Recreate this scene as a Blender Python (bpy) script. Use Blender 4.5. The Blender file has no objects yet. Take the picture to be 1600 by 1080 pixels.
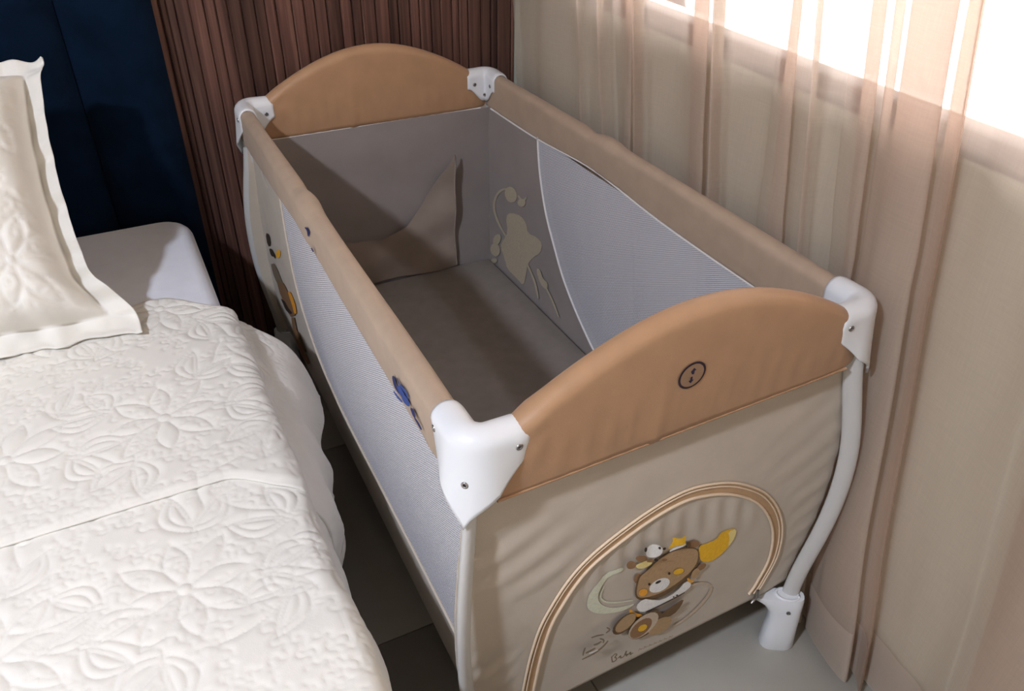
import bpy, bmesh, math, random
import numpy as np
from mathutils import Vector, kdtree
random.seed(7); rng = np.random.default_rng(7)
S = bpy.context.scene
COL = S.collection

# ------------------------------------------------------------------ camera
cam_d = bpy.data.cameras.new('camera'); cam = bpy.data.objects.new('camera', cam_d); COL.objects.link(cam)
cam.location = (-0.58687, -1.28737, 1.38504)
cam.rotation_euler = (0.95712, -0.007524, -0.46147)
cam_d.sensor_width = 36.0; cam_d.lens = 1273.41 / 1600 * 36; cam_d.clip_start = 0.02
S.camera = cam
# ------------------------------------------------------------------ daylight outside the window
W = bpy.data.worlds.new('overcast_sky'); S.world = W; W.use_nodes = True
bg = W.node_tree.nodes['Background']; bg.inputs[0].default_value = (1.0, 0.975, 0.96, 1); bg.inputs[1].default_value = 5.0
# ------------------------------------------------------------------ ceiling lamp (the room's own light)
LAMP = (-2.05, -1.45, 2.64)
ld = bpy.data.lights.new('ceiling_lamp_light', 'AREA'); ld.shape = 'DISK'; ld.size = 0.20
ld.energy = 80; ld.color = (0.88, 0.95, 1.12)
lo = bpy.data.objects.new('ceiling_lamp_light', ld); COL.objects.link(lo); lo.location = LAMP
# ------------------------------------------------------------------ exposure
vs = S.view_settings; vs.view_transform = 'Standard'; vs.look = 'None'; vs.exposure = 0.0; vs.gamma = 1.0; vs.use_curve_mapping = False

# ------------------------------------------------------------------ materials
def srgb(r, g, b):
    f = lambda c: (c/255/12.92 if c/255 <= .04045 else ((c/255+.055)/1.055)**2.4)
    return (f(r), f(g), f(b), 1)
def new_mat(name):
    m = bpy.data.materials.new(name); m.use_nodes = True
    nt = m.node_tree; return m, nt, nt.nodes, nt.links, nt.nodes['Principled BSDF']
def mat(name, col, rough=.7, var=.06, scale=40, bump=.0, bscale=400, spec=.3, sheen=0, metallic=0, stretch=(1,1,1), detail=3):
    m, nt, N, L, b = new_mat(name)
    b.inputs['Roughness'].default_value = rough; b.inputs['Metallic'].default_value = metallic
    b.inputs['Specular IOR Level'].default_value = spec; b.inputs['Sheen Weight'].default_value = sheen
    tc = N.new('ShaderNodeTexCoord'); mp = N.new('ShaderNodeMapping'); mp.inputs['Scale'].default_value = stretch
    L.new(tc.outputs['Object'], mp.inputs['Vector'])
    n = N.new('ShaderNodeTexNoise'); n.inputs['Scale'].default_value = scale; n.inputs['Detail'].default_value = detail
    L.new(mp.outputs[0], n.inputs['Vector'])
    r = N.new('ShaderNodeValToRGB')
    r.color_ramp.elements[0].position = .3; r.color_ramp.elements[1].position = .7
    r.color_ramp.elements[0].color = tuple(c*(1-var) for c in col[:3])+(1,)
    r.color_ramp.elements[1].color = tuple(min(1, c*(1+var)) for c in col[:3])+(1,)
    L.new(n.outputs['Fac'], r.inputs[0]); L.new(r.outputs[0], b.inputs['Base Color'])
    if bump:
        n2 = N.new('ShaderNodeTexNoise'); n2.inputs['Scale'].default_value = bscale; n2.inputs['Detail'].default_value = 2
        L.new(mp.outputs[0], n2.inputs['Vector'])
        bp = N.new('ShaderNodeBump'); bp.inputs['Strength'].default_value = bump; bp.inputs['Distance'].default_value = .002
        L.new(n2.outputs['Fac'], bp.inputs['Height']); L.new(bp.outputs[0], b.inputs['Normal'])
    return m

M = {}
M['plaster'] = mat('cream_plaster', (.60,.61,.50,1), .9, .04, 8, .15, 90)
M['outer_wall'] = mat('beige_paint', (.70,.61,.50,1), .9, .03, 6)
M['ceiling'] = mat('ceiling_paint', (.72,.66,.58,1), .9, .02, 6)
M['tile'] = mat('beige_floor_tile', (.41,.39,.34,1), .35, .07, 6, .04, 60, .4, detail=6)
M['grout'] = mat('grey_grout', (.30,.27,.23,1), .9, .1, 80)
M['baseboard'] = mat('pale_baseboard', (.62,.60,.54,1), .4, .03, 20)
M['navy'] = mat('navy_velvet', (.0022,.0085,.022,1), 1.0, .25, 14, .2, 300, .06, .03)
M['navy_dark'] = mat('dark_upholstery', (.012,.014,.02,1), .9, .2, 20)
M['sheet'] = mat('white_cotton_sheet', (.86,.88,.94,1), .85, .02, 30, .08, 500)
M['quilt'] = mat('cream_quilted_cotton', (.78,.755,.695,1), .8, .02, 20, .10, 700, .25)
M['satin'] = mat('orange_tan_satin', (.43,.252,.138,1), .48, .05, 22, .10, 500, .35, .1)
M['rail'] = mat('light_brown_fabric', (.42,.315,.23,1), .6, .05, 25, .12, 500, .3, .1)
M['cream'] = mat('cream_fabric', (.53,.465,.385,1), .6, .04, 18, .10, 600, .3, .1)
M['lining'] = mat('grey_lining_fabric', (.285,.252,.236,1), .8, .05, 12, .08, 400)
M['light_patch'] = mat('tan_light_patch', (.30,.243,.20,1), .75, .08, 14, .08, 300)  # tan tone stands in for light coming through the cot cloth
M['mattress_grey'] = mat('taupe_grey_fabric', (.235,.208,.185,1), .8, .06, 30, .15, 500)
M['plastic'] = mat('white_plastic', (.76,.78,.80,1), .28, .01, 10, spec=.5)
M['paint'] = mat('pale_grey_paint', (.54,.53,.51,1), .3, .02, 10, spec=.5)
M['chrome'] = mat('screw_metal', (.35,.34,.33,1), .3, .1, 300, metallic=1)
M['piping'] = mat('cream_piping', (.78,.62,.45,1), .5, .03, 60)
M['white_piping'] = mat('white_piping_cord', (.72,.70,.68,1), .6, .02, 60)
M['band'] = mat('caramel_band', (.50,.33,.19,1), .5, .05, 60)
M['alu'] = mat('brown_window_frame', (.09,.055,.045,1), .5, .1, 60, stretch=(1,.1,1))
M['ink'] = mat('navy_ink', (.03,.028,.07,1), .7, .05, 100)
M['lampmetal'] = mat('white_metal', (.8,.8,.8,1), .4, .01, 10)

def wood_mat():
    m, nt, N, L, b = new_mat('reddish_brown_wood')
    b.inputs['Roughness'].default_value = .5; b.inputs['Specular IOR Level'].default_value = .3
    tc = N.new('ShaderNodeTexCoord'); oi = N.new('ShaderNodeObjectInfo')
    ad = N.new('ShaderNodeVectorMath'); ad.operation = 'ADD'
    cx = N.new('ShaderNodeCombineXYZ'); mu = N.new('ShaderNodeMath'); mu.operation = 'MULTIPLY'; mu.inputs[1].default_value = 37
    L.new(oi.outputs['Random'], mu.inputs[0]); L.new(mu.outputs[0], cx.inputs[0]); L.new(mu.outputs[0], cx.inputs[2])
    L.new(tc.outputs['Object'], ad.inputs[0]); L.new(cx.outputs[0], ad.inputs[1])
    mp = N.new('ShaderNodeMapping'); mp.inputs['Scale'].default_value = (110, 110, 2.2); L.new(ad.outputs[0], mp.inputs[0])
    n = N.new('ShaderNodeTexNoise'); n.inputs['Scale'].default_value = 1; n.inputs['Detail'].default_value = 5; n.inputs['Distortion'].default_value = .6
    L.new(mp.outputs[0], n.inputs['Vector'])
    r = N.new('ShaderNodeValToRGB'); e = r.color_ramp.elements
    e[0].position = .25; e[0].color = (.056,.026,.020,1); e[1].position = .75; e[1].color = (.190,.098,.070,1)
    x = e.new(.5); x.color = (.115,.055,.041,1)
    L.new(n.outputs['Fac'], r.inputs[0])
    mr = N.new('ShaderNodeMapRange'); mr.inputs[3].default_value = .62; mr.inputs[4].default_value = 1.35; L.new(oi.outputs['Random'], mr.inputs[0])
    vm = N.new('ShaderNodeVectorMath'); vm.operation = 'SCALE'; L.new(r.outputs[0], vm.inputs[0]); L.new(mr.outputs[0], vm.inputs['Scale'])
    L.new(vm.outputs[0], b.inputs['Base Color'])
    bp = N.new('ShaderNodeBump'); bp.inputs['Strength'].default_value = .3; bp.inputs['Distance'].default_value = .001
    L.new(n.outputs['Fac'], bp.inputs['Height']); L.new(bp.outputs[0], b.inputs['Normal'])
    return m
M['wood'] = wood_mat()

def sheer_mat(name, dcol, tcol, alpha, ttint):
    """woven sheer: part of the light goes straight through the holes, the yarn reflects and transmits the rest"""
    m = bpy.data.materials.new(name); m.use_nodes = True; nt = m.node_tree; N, L = nt.nodes, nt.links
    N.remove(N['Principled BSDF']); out = N['Material Output']
    tr = N.new('ShaderNodeBsdfTransparent'); tr.inputs[0].default_value = ttint
    df = N.new('ShaderNodeBsdfDiffuse'); df.inputs[0].default_value = dcol
    tl = N.new('ShaderNodeBsdfTranslucent'); tl.inputs[0].default_value = tcol
    mx = N.new('ShaderNodeMixShader'); mx.inputs[0].default_value = .5; L.new(df.outputs[0], mx.inputs[1]); L.new(tl.outputs[0], mx.inputs[2])
    m2 = N.new('ShaderNodeMixShader'); L.new(mx.outputs[0], m2.inputs[1]); L.new(tr.outputs[0], m2.inputs[2])
    tc = N.new('ShaderNodeTexCoord')
    fs = []
    for sc in ((25, 25, 420), (420, 420, 18)):
        mp = N.new('ShaderNodeMapping'); mp.inputs['Scale'].default_value = sc; L.new(tc.outputs['Object'], mp.inputs[0])
        n = N.new('ShaderNodeTexNoise'); n.inputs['Scale'].default_value = 1; n.inputs['Detail'].default_value = 2; L.new(mp.outputs[0], n.inputs['Vector']); fs.append(n)
    ma = N.new('ShaderNodeMath'); ma.operation = 'ADD'; L.new(fs[0].outputs['Fac'], ma.inputs[0]); L.new(fs[1].outputs['Fac'], ma.inputs[1])
    mr = N.new('ShaderNodeMapRange'); mr.inputs[1].default_value = .6; mr.inputs[2].default_value = 1.4
    mr.inputs[3].default_value = alpha-.025; mr.inputs[4].default_value = alpha+.025
    L.new(ma.outputs[0], mr.inputs[0]); L.new(mr.outputs[0], m2.inputs[0]); L.new(m2.outputs[0], out.inputs[0])
    return m
M['sheer'] = sheer_mat('cream_sheer_voile', (.66,.61,.515,1), (.82,.635,.56,1), .42, (1,.95,.92,1))
M['hem'] = sheer_mat('doubled_sheer_hem', (.64,.59,.51,1), (.74,.58,.49,1), .2, (1,.95,.9,1))

def mesh_mat():
    m = bpy.data.materials.new('white_knitted_netting'); m.use_nodes = True; nt = m.node_tree; N, L = nt.nodes, nt.links
    N.remove(N['Principled BSDF']); out = N['Material Output']
    tr = N.new('ShaderNodeBsdfTransparent')
    df = N.new('ShaderNodeBsdfDiffuse'); df.inputs[0].default_value = (.86,.87,.94,1)
    tl = N.new('ShaderNodeBsdfTranslucent'); tl.inputs[0].default_value = (.7,.7,.75,1)
    mx = N.new('ShaderNodeMixShader'); mx.inputs[0].default_value = .3; L.new(df.outputs[0], mx.inputs[1]); L.new(tl.outputs[0], mx.inputs[2])
    tc = N.new('ShaderNodeTexCoord'); mp = N.new('ShaderNodeMapping'); mp.inputs['Scale'].default_value = (0, 270, 270); mp.inputs['Rotation'].default_value = (.5, 0, 0)
    L.new(tc.outputs['Object'], mp.inputs[0])
    v = N.new('ShaderNodeTexVoronoi'); v.inputs['Scale'].default_value = 1; v.inputs['Randomness'].default_value = .12; L.new(mp.outputs[0], v.inputs['Vector'])
    lt = N.new('ShaderNodeMapRange'); lt.inputs[1].default_value = .265; lt.inputs[2].default_value = .345; lt.inputs[3].default_value = .92; lt.inputs[4].default_value = .04
    L.new(v.outputs['Distance'], lt.inputs[0])
    m2 = N.new('ShaderNodeMixShader'); L.new(lt.outputs[0], m2.inputs[0]); L.new(mx.outputs[0], m2.inputs[1]); L.new(tr.outputs[0], m2.inputs[2])
    L.new(m2.outputs[0], out.inputs[0]); return m
M['netting'] = mesh_mat()

def glass_mat():
    m = bpy.data.materials.new('clear_window_glass'); m.use_nodes = True; nt = m.node_tree; N, L = nt.nodes, nt.links
    N.remove(N['Principled BSDF']); out = N['Material Output']
    tr = N.new('ShaderNodeBsdfTransparent'); tr.inputs[0].default_value = (.96,.97,.96,1)
    gl = N.new('ShaderNodeBsdfGlossy'); gl.inputs['Roughness'].default_value = .02
    fr = N.new('ShaderNodeFresnel'); fr.inputs[0].default_value = 1.25
    mx = N.new('ShaderNodeMixShader'); L.new(fr.outputs[0], mx.inputs[0]); L.new(tr.outputs[0], mx.inputs[1]); L.new(gl.outputs[0], mx.inputs[2])
    L.new(mx.outputs[0], out.inputs[0]); return m
M['glass'] = glass_mat()

def print_mat():
    m, nt, N, L, b = new_mat('fabric_print_inks'); b.inputs['Roughness'].default_value = .65; b.inputs['Specular IOR Level'].default_value = .25
    a = N.new('ShaderNodeAttribute'); a.attribute_name = 'ink'
    n = N.new('ShaderNodeTexNoise'); n.inputs['Scale'].default_value = 60; n.inputs['Detail'].default_value = 3
    mr = N.new('ShaderNodeMapRange'); mr.inputs[3].default_value = .8; mr.inputs[4].default_value = 1.18; L.new(n.outputs['Fac'], mr.inputs[0])
    vm = N.new('ShaderNodeVectorMath'); vm.operation = 'SCALE'; L.new(a.outputs['Color'], vm.inputs[0]); L.new(mr.outputs[0], vm.inputs['Scale'])
    L.new(vm.outputs[0], b.inputs['Base Color']); return m
M['print'] = print_mat()

# ------------------------------------------------------------------ helpers
FZ = -.03                      # floor level
def link(name, me, m=None, parent=None, smooth=True):
    o = bpy.data.objects.new(name, me); COL.objects.link(o)
    if m is not None and len(me.materials) == 0: me.materials.append(m)
    if smooth: me.shade_smooth()
    if parent is not None: o.parent = parent
    return o
def mk(name, verts, faces, m, parent=None, smooth=True):
    me = bpy.data.meshes.new(name); me.from_pydata([tuple(map(float, v)) for v in verts], [], faces); me.update()
    return link(name, me, m, parent, smooth)
def empty(name, label, cat, loc=(0,0,0), group=None):
    o = bpy.data.objects.new(name, None); COL.objects.link(o); o.location = loc; o.empty_display_size = .1
    o['label'] = label; o['category'] = cat
    if group: o['group'] = group
    return o
def tag(o, label, cat, group=None):
    o['label'] = label; o['category'] = cat
    if group: o['group'] = group
    return o
def struct(o): o['kind'] = 'structure'; return o
def grid_faces(nu, nv, cu=False, cv=False, flip=False):
    f = []
    for i in range(nu if cu else nu-1):
        for j in range(nv if cv else nv-1):
            a = i*nv+j; b = ((i+1) % nu)*nv+j; c = ((i+1) % nu)*nv+(j+1) % nv; d = i*nv+(j+1) % nv
            f.append((a, d, c, b) if flip else (a, b, c, d))
    return f
def sharp_by_angle(o, ang=.6):
    me = o.data
    try: me.set_sharp_from_angle(angle=ang)
    except Exception: pass
    return o
def box(name, lo_, hi, m, parent=None, bev=0.0, seg=2):
    bm = bmesh.new(); bmesh.ops.create_cube(bm, size=1)
    for v in bm.verts:
        v.co = Vector([(lo_[k]+hi[k])/2 + v.co[k]*(hi[k]-lo_[k]) for k in range(3)])
    if bev: bmesh.ops.bevel(bm, geom=bm.edges[:], offset=bev, segments=seg, profile=.6, affect='EDGES')
    me = bpy.data.meshes.new(name); bm.to_mesh(me); bm.free()
    return sharp_by_angle(link(name, me, m, parent, True), .8)
def tube(name, pts, r, m, parent=None, n=10, cap=True, oval=None):
    """sweep; r number or list; oval=(axis vector, ra, rb) gives a flattened section"""
    P = [Vector(p) for p in pts]; k = len(P); V = []; F = []
    up = Vector((0,0,1)); pn = None
    for i in range(k):
        t = (P[min(i+1,k-1)]-P[max(i-1,0)]).normalized()
        if oval: a = (Vector(oval[0])-t*Vector(oval[0]).dot(t)).normalized()
        else:
            ref = pn if pn is not None else (up if abs(t.z) < .9 else Vector((1,0,0)))
            a = (ref-t*ref.dot(t)).normalized(); pn = a
        b = t.cross(a); rr = r[i] if isinstance(r, (list, tuple)) else r
        for j in range(n):
            w = 2*math.pi*j/n
            ra, rb = (oval[1], oval[2]) if oval else (rr, rr)
            V.append(P[i]+a*math.cos(w)*ra+b*math.sin(w)*rb)
    F = grid_faces(k, n, False, True)
    if cap: F += [tuple(range(n))[::-1], tuple(range((k-1)*n, k*n))]
    return mk(name, V, F, m, parent)
def poly_bm(poly, maxlen):
    bm = bmesh.new(); vs_ = [bm.verts.new((p[0], p[1], 0)) for p in poly]
    f = bm.faces.new(vs_); bmesh.ops.triangulate(bm, faces=[f])
    for _ in range(7):
        e = [e for e in bm.edges if e.calc_length() > maxlen]
        if not e: break
        bmesh.ops.subdivide_edges(bm, edges=e, cuts=1); bmesh.ops.triangulate(bm, faces=[f for f in bm.faces if len(f.verts) > 3])
    return bm
def poly_surf(name, poly, fn, m, parent=None, maxlen=.04, flip=False):
    bm = poly_bm(poly, maxlen)
    for v in bm.verts: v.co = fn(v.co.x, v.co.y, 0)
    bmesh.ops.recalc_face_normals(bm, faces=bm.faces)
    me = bpy.data.meshes.new(name); bm.to_mesh(me); bm.free()
    return link(name, me, m, parent)
def print_mesh(name, data, fn, parent, step=.00025, maxlen=.014, base=.0006, extra=None, gain=1.0):
    """flat printed artwork: coloured shapes lying on the cloth (data: colour, outline in 0.1 mm)"""
    V = []; F = []; C = []
    for k, (c, pts, stk) in enumerate(data):
        col = tuple(min(.86, q*gain) for q in srgb(*c)[:3])+(1,) if c != (1,1,1) else extra
        if stk:                       # brush stroke: a ribbon of quads
            n = len(pts)//2; o = len(V)
            for i in range(n):
                for q in (pts[i], pts[2*n-1-i]): V.append(fn(q[0]*1e-4, q[1]*1e-4, base+k*step))
            for i in range(n-1): F.append((o+2*i, o+2*i+1, o+2*i+3, o+2*i+2)); C.append(col)
            continue
        bm = poly_bm([(x*1e-4, y*1e-4) for x, y in pts], maxlen); bm.verts.index_update(); o = len(V)
        for v in bm.verts: V.append(fn(v.co.x, v.co.y, base+k*step))
        for f in bm.faces: F.append(tuple(o+v.index for v in f.verts)); C.append(col)
        bm.free()
    me = bpy.data.meshes.new(name); me.from_pydata([tuple(v) for v in V], [], F)
    at = me.attributes.new('ink', 'FLOAT_COLOR', 'FACE')
    at.data.foreach_set('color', np.array(C, dtype=np.float32).ravel())
    return link(name, me, M['print'], parent)
def lerp(a, b, t): return a+(b-a)*t
def smoothstep(a, b, x): t = min(max((x-a)/(b-a), 0), 1); return t*t*(3-2*t)
def catmull(P, n):
    P = [np.array(p, float) for p in P]; P = [2*P[0]-P[1]]+P+[2*P[-1]-P[-2]]; out = []
    for i in range(1, len(P)-2):
        for k in range(n):
            t = k/n; a, b, c, d = P[i-1:i+3]
            out.append(.5*((2*b)+(c-a)*t+(2*a-5*b+4*c-d)*t*t+(3*b-a-3*c+d)*t**3))
    out.append(P[-2]); return np.array(out)
FRONT_PRINT = [
((176,178,160),[(-710,4039),(-804,4055),(-908,4043),(-1022,4003),(-1120,3928),(-1202,3820),(-1253,3701),(-1273,3572),(-1268,3458),(-1239,3361),(-1178,3260),(-1083,3154),(-971,3063),(-841,2987),(-697,2922),(-539,2870),(-418,2863),(-337,2900),(-340,2928),(-427,2947),(-543,2986),(-688,3047),(-812,3125),(-916,3222),(-998,3329),(-1058,3444),(-1086,3554),(-1084,3658),(-1054,3754),(-995,3843),(-929,3905),(-853,3941),(-775,3952),(-694,3938),(-655,3956),(-661,4006)],0),
((176,178,160),[(-1006,3777),(-1010,3764),(-1018,3738),(-1031,3700),(-1048,3647),(-1054,3592),(-1048,3534),(-1029,3475),(-999,3417),(-960,3363),(-914,3314),(-862,3269),(-802,3229),(-736,3189),(-663,3151),(-583,3112),(-495,3074),(-429,3046),(-385,3027),(-363,3017),(-369,3050),(-391,3060),(-436,3081),(-502,3112),(-589,3152),(-669,3192),(-740,3232),(-804,3272),(-861,3311),(-908,3352),(-948,3394),(-979,3437),(-1004,3482),(-1018,3526),(-1024,3572),(-1021,3621),(-1006,3674),(-996,3714),(-989,3741),(-985,3754)],1),
((164,150,134),[(714,2662),(730,2661),(760,2658),(807,2653),(869,2645),(931,2630),(995,2607),(1060,2576),(1126,2538),(1184,2497),(1235,2452),(1279,2405),(1313,2358),(1333,2317),(1344,2273),(1344,2222),(1331,2164),(1310,2106),(1281,2049),(1244,1993),(1199,1939),(1151,1887),(1101,1840),(1048,1797),(992,1757),(936,1725),(880,1700),(825,1682),(768,1672),(726,1664),(697,1660),(682,1658),(713,1591),(727,1593),(756,1597),(800,1602),(860,1609),(920,1623),(980,1645),(1040,1675),(1100,1712),(1156,1754),(1209,1800),(1260,1850),(1308,1906),(1348,1963),(1379,2024),(1402,2087),(1417,2154),(1416,2227),(1396,2304),(1356,2383),(1303,2454),(1245,2515),(1183,2567),(1116,2612),(1045,2650),(976,2679),(909,2700),(844,2712),(782,2716),(737,2719),(706,2722),(690,2723)],1),
((206,152,40),[(863,3701),(924,3688),(1015,3677),(1135,3670),(1205,3697),(1223,3759),(1270,3788),(1345,3787),(1431,3778),(1529,3762),(1586,3690),(1602,3561),(1586,3445),(1537,3342),(1474,3256),(1395,3186),(1311,3140),(1223,3117),(1129,3132),(1028,3185),(947,3280),(887,3415),(850,3539),(838,3652)],0),
((196,178,120),[(1463,3732),(1555,3730),(1605,3662),(1612,3526),(1588,3417),(1533,3335),(1504,3350),(1500,3461),(1478,3571),(1438,3680)],0),
((120,92,66),[(-289,3524),(-300,3493),(-318,3474),(-342,3469),(-367,3479),(-391,3502),(-412,3537),(-425,3577),(-431,3619),(-428,3658),(-417,3688),(-399,3707),(-376,3712),(-351,3703),(-327,3680),(-306,3646),(-292,3606),(-286,3563)],0),
((120,92,66),[(816,3793),(818,3762),(806,3739),(780,3727),(744,3727),(702,3740),(659,3764),(621,3795),(592,3830),(576,3865),(573,3896),(586,3918),(611,3930),(647,3930),(688,3917),(731,3894),(769,3863),(799,3828)],0),
((92,72,50),[(634,3850),(635,3828),(631,3811),(622,3802),(609,3801),(593,3808),(578,3824),(564,3845),(553,3869),(546,3894),(545,3915),(550,3932),(559,3941),(572,3942),(587,3934),(602,3919),(616,3898),(627,3874)],0),
((92,72,50),[(-293,3679),(-254,3693),(-211,3714),(-166,3743),(-119,3779),(-69,3822),(-15,3856),(45,3881),(109,3898),(177,3906),(246,3907),(313,3902),(381,3890),(448,3872),(513,3848),(577,3819),(639,3784),(700,3743),(752,3700),(793,3653),(825,3603),(847,3550),(864,3492),(877,3428),(885,3359),(889,3284),(883,3214),(867,3149),(841,3088),(805,3033),(761,2983),(708,2939),(647,2900),(577,2867),(507,2840),(436,2818),(364,2802),(291,2791),(220,2790),(149,2797),(80,2812),(11,2836),(-52,2863),(-111,2893),(-164,2925),(-212,2961),(-254,2999),(-290,3041),(-318,3085),(-340,3133),(-358,3185),(-369,3241),(-376,3301),(-378,3365),(-377,3426),(-375,3482),(-370,3535),(-363,3585),(-348,3625),(-325,3657)],0),
((146,122,92),[(-277,3653),(-242,3668),(-204,3691),(-162,3720),(-116,3756),(-66,3799),(-12,3834),(48,3859),(112,3876),(181,3883),(249,3884),(317,3879),(384,3866),(451,3847),(516,3823),(578,3795),(638,3762),(695,3724),(742,3684),(779,3643),(807,3599),(824,3554),(837,3504),(845,3450),(849,3391),(849,3328),(840,3270),(821,3217),(794,3170),(757,3129),(713,3090),(660,3054),(598,3020),(529,2989),(460,2963),(393,2943),(327,2929),(262,2920),(197,2917),(131,2921),(64,2930),(-3,2946),(-63,2963),(-118,2983),(-166,3005),(-208,3029),(-244,3056),(-273,3085),(-297,3117),(-314,3152),(-327,3192),(-337,3240),(-342,3293),(-343,3353),(-343,3409),(-341,3462),(-338,3513),(-334,3560),(-322,3599),(-303,3630)],0),
((205,200,192),[(314,3164),(330,3101),(320,3043),(285,2997),(230,2971),(161,2966),(88,2983),(19,3020),(-38,3073),(-75,3134),(-89,3197),(-79,3254),(-44,3298),(10,3324),(76,3329),(149,3313),(218,3277),(275,3225)],0),
((50,40,35),[(132,3264),(130,3241),(108,3225),(72,3224),(38,3236),(18,3258),(20,3281),(42,3297),(77,3299),(111,3286)],0),
((50,40,35),[(-82,3303),(-86,3280),(-104,3280),(-125,3302),(-136,3334),(-132,3357),(-114,3357),(-93,3335)],0),
((50,40,35),[(298,3351),(294,3327),(276,3327),(254,3349),(242,3381),(246,3404),(264,3405),(286,3383)],0),
((205,138,48),[(-133,3172),(-125,3137),(-129,3108),(-142,3087),(-164,3077),(-193,3080),(-223,3094),(-253,3119),(-277,3152),(-294,3187),(-301,3222),(-297,3251),(-284,3272),(-262,3281),(-234,3279),(-204,3264),(-175,3240),(-150,3208)],0),
((206,152,40),[(569,3287),(573,3259),(563,3237),(541,3223),(510,3221),(473,3228),(436,3246),(402,3271),(375,3301),(359,3331),(356,3359),(366,3380),(388,3393),(418,3396),(455,3389),(492,3372),(526,3347),(553,3317)],0),
((120,92,66),[(1048,3168),(1059,3136),(1058,3105),(1045,3079),(1022,3061),(991,3053),(957,3055),(923,3069),(893,3091),(872,3120),(861,3151),(863,3182),(875,3208),(898,3226),(929,3234),(963,3231),(997,3218),(1026,3196)],0),
((146,122,92),[(894,3144),(917,3109),(933,3064),(940,3017),(935,2972),(920,2934),(897,2910),(868,2901),(838,2908),(809,2932),(785,2968),(769,3012),(764,3060),(768,3105),(783,3141),(806,3165),(834,3174),(865,3167)],0),
((205,200,192),[(-297,2945),(-229,2996),(-148,2985),(-53,2912),(51,2836),(164,2756),(293,2728),(438,2750),(550,2813),(626,2916),(704,2925),(785,2840),(814,2764),(793,2700),(719,2658),(593,2641),(442,2625),(265,2610),(119,2596),(3,2583),(-102,2610),(-197,2677),(-266,2763),(-309,2868)],0),
((205,138,48),[(-458,2883),(-453,2872),(-446,2848),(-432,2813),(-409,2759),(-373,2702),(-330,2650),(-282,2603),(-229,2563),(-191,2536),(-166,2521),(-153,2511),(-151,2570),(-164,2582),(-189,2607),(-227,2643),(-274,2685),(-312,2723),(-341,2758),(-363,2791),(-384,2830),(-403,2864),(-417,2885),(-423,2897)],1),
((205,138,48),[(672,3018),(676,3010),(683,2991),(696,2965),(715,2925),(741,2887),(770,2857),(800,2836),(824,2830),(839,2828),(848,2828),(853,2827),(839,2879),(833,2882),(822,2890),(805,2900),(787,2909),(776,2918),(765,2929),(751,2948),(733,2978),(716,3004),(705,3020),(699,3029)],1),
((50,40,35),[(-99,2606),(-80,2605),(-41,2602),(17,2598),(95,2593),(174,2590),(254,2589),(335,2590),(417,2594),(488,2598),(550,2603),(600,2609),(641,2617),(671,2622),(691,2626),(701,2628),(691,2649),(680,2648),(660,2646),(628,2643),(587,2638),(536,2634),(475,2630),(403,2626),(322,2622),(242,2620),(163,2620),(85,2621),(8,2624),(-50,2625),(-88,2626),(-107,2627)],1),
((50,40,35),[(557,2655),(552,2642),(535,2645),(515,2663),(505,2685),(510,2698),(527,2695),(547,2677)],0),
((50,40,35),[(478,2662),(475,2650),(462,2652),(447,2666),(439,2684),(442,2695),(455,2694),(470,2680)],0),
((92,72,50),[(-319,2720),(-290,2638),(-288,2549),(-314,2463),(-365,2391),(-434,2342),(-514,2322),(-593,2334),(-662,2375),(-714,2441),(-741,2523),(-741,2611),(-714,2695),(-664,2765),(-596,2812),(-519,2833),(-441,2823),(-371,2784)],0),
((146,122,92),[(-321,2713),(-299,2647),(-300,2574),(-325,2503),(-371,2442),(-432,2399),(-500,2379),(-568,2385),(-626,2416),(-668,2467),(-689,2534),(-687,2606),(-661,2676),(-616,2736),(-556,2778),(-489,2798),(-422,2793),(-364,2764)],0),
((92,72,50),[(284,2359),(427,2413),(551,2454),(656,2481),(704,2444),(694,2342),(654,2245),(583,2155),(484,2127),(357,2163),(273,2219),(233,2294)],0),
((92,72,50),[(245,2404),(285,2285),(284,2161),(241,2046),(161,1955),(54,1901),(-67,1889),(-186,1922),(-288,1993),(-361,2095),(-398,2214),(-393,2335),(-349,2446),(-271,2532),(-168,2585),(-51,2598),(65,2570),(168,2502)],0),
((146,122,92),[(520,2044),(545,1961),(538,1880),(501,1811),(439,1764),(358,1744),(269,1753),(183,1790),(111,1850),(61,1926),(39,2009),(47,2088),(84,2154),(145,2200),(223,2221),(310,2213),(395,2178),(468,2119)],0),
((164,150,134),[(163,2420),(200,2314),(202,2202),(166,2095),(98,2009),(6,1953),(-99,1935),(-203,1957),(-294,2015),(-360,2103),(-394,2209),(-393,2319),(-356,2422),(-290,2506),(-200,2560),(-99,2579),(3,2560),(94,2505)],0),
((120,92,66),[(42,2353),(72,2272),(77,2184),(55,2099),(8,2030),(-57,1983),(-133,1966),(-210,1980),(-279,2023),(-330,2089),(-359,2171),(-362,2258),(-339,2340),(-293,2408),(-229,2453),(-155,2471),(-79,2459),(-11,2418)],0),
((206,152,40),[(-28,2226),(-18,2190),(-19,2156),(-32,2128),(-54,2111),(-84,2105),(-117,2113),(-150,2132),(-178,2160),(-198,2194),(-208,2231),(-207,2264),(-194,2291),(-172,2309),(-142,2314),(-110,2307),(-77,2289),(-49,2261)],0),
((120,92,66),[(-495,4082),(-488,4047),(-492,4018),(-505,3997),(-528,3986),(-556,3988),(-586,4002),(-616,4026),(-640,4057),(-656,4092),(-663,4126),(-659,4155),(-645,4176),(-623,4186),(-595,4184),(-565,4171),(-536,4147),(-512,4116)],0),
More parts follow.
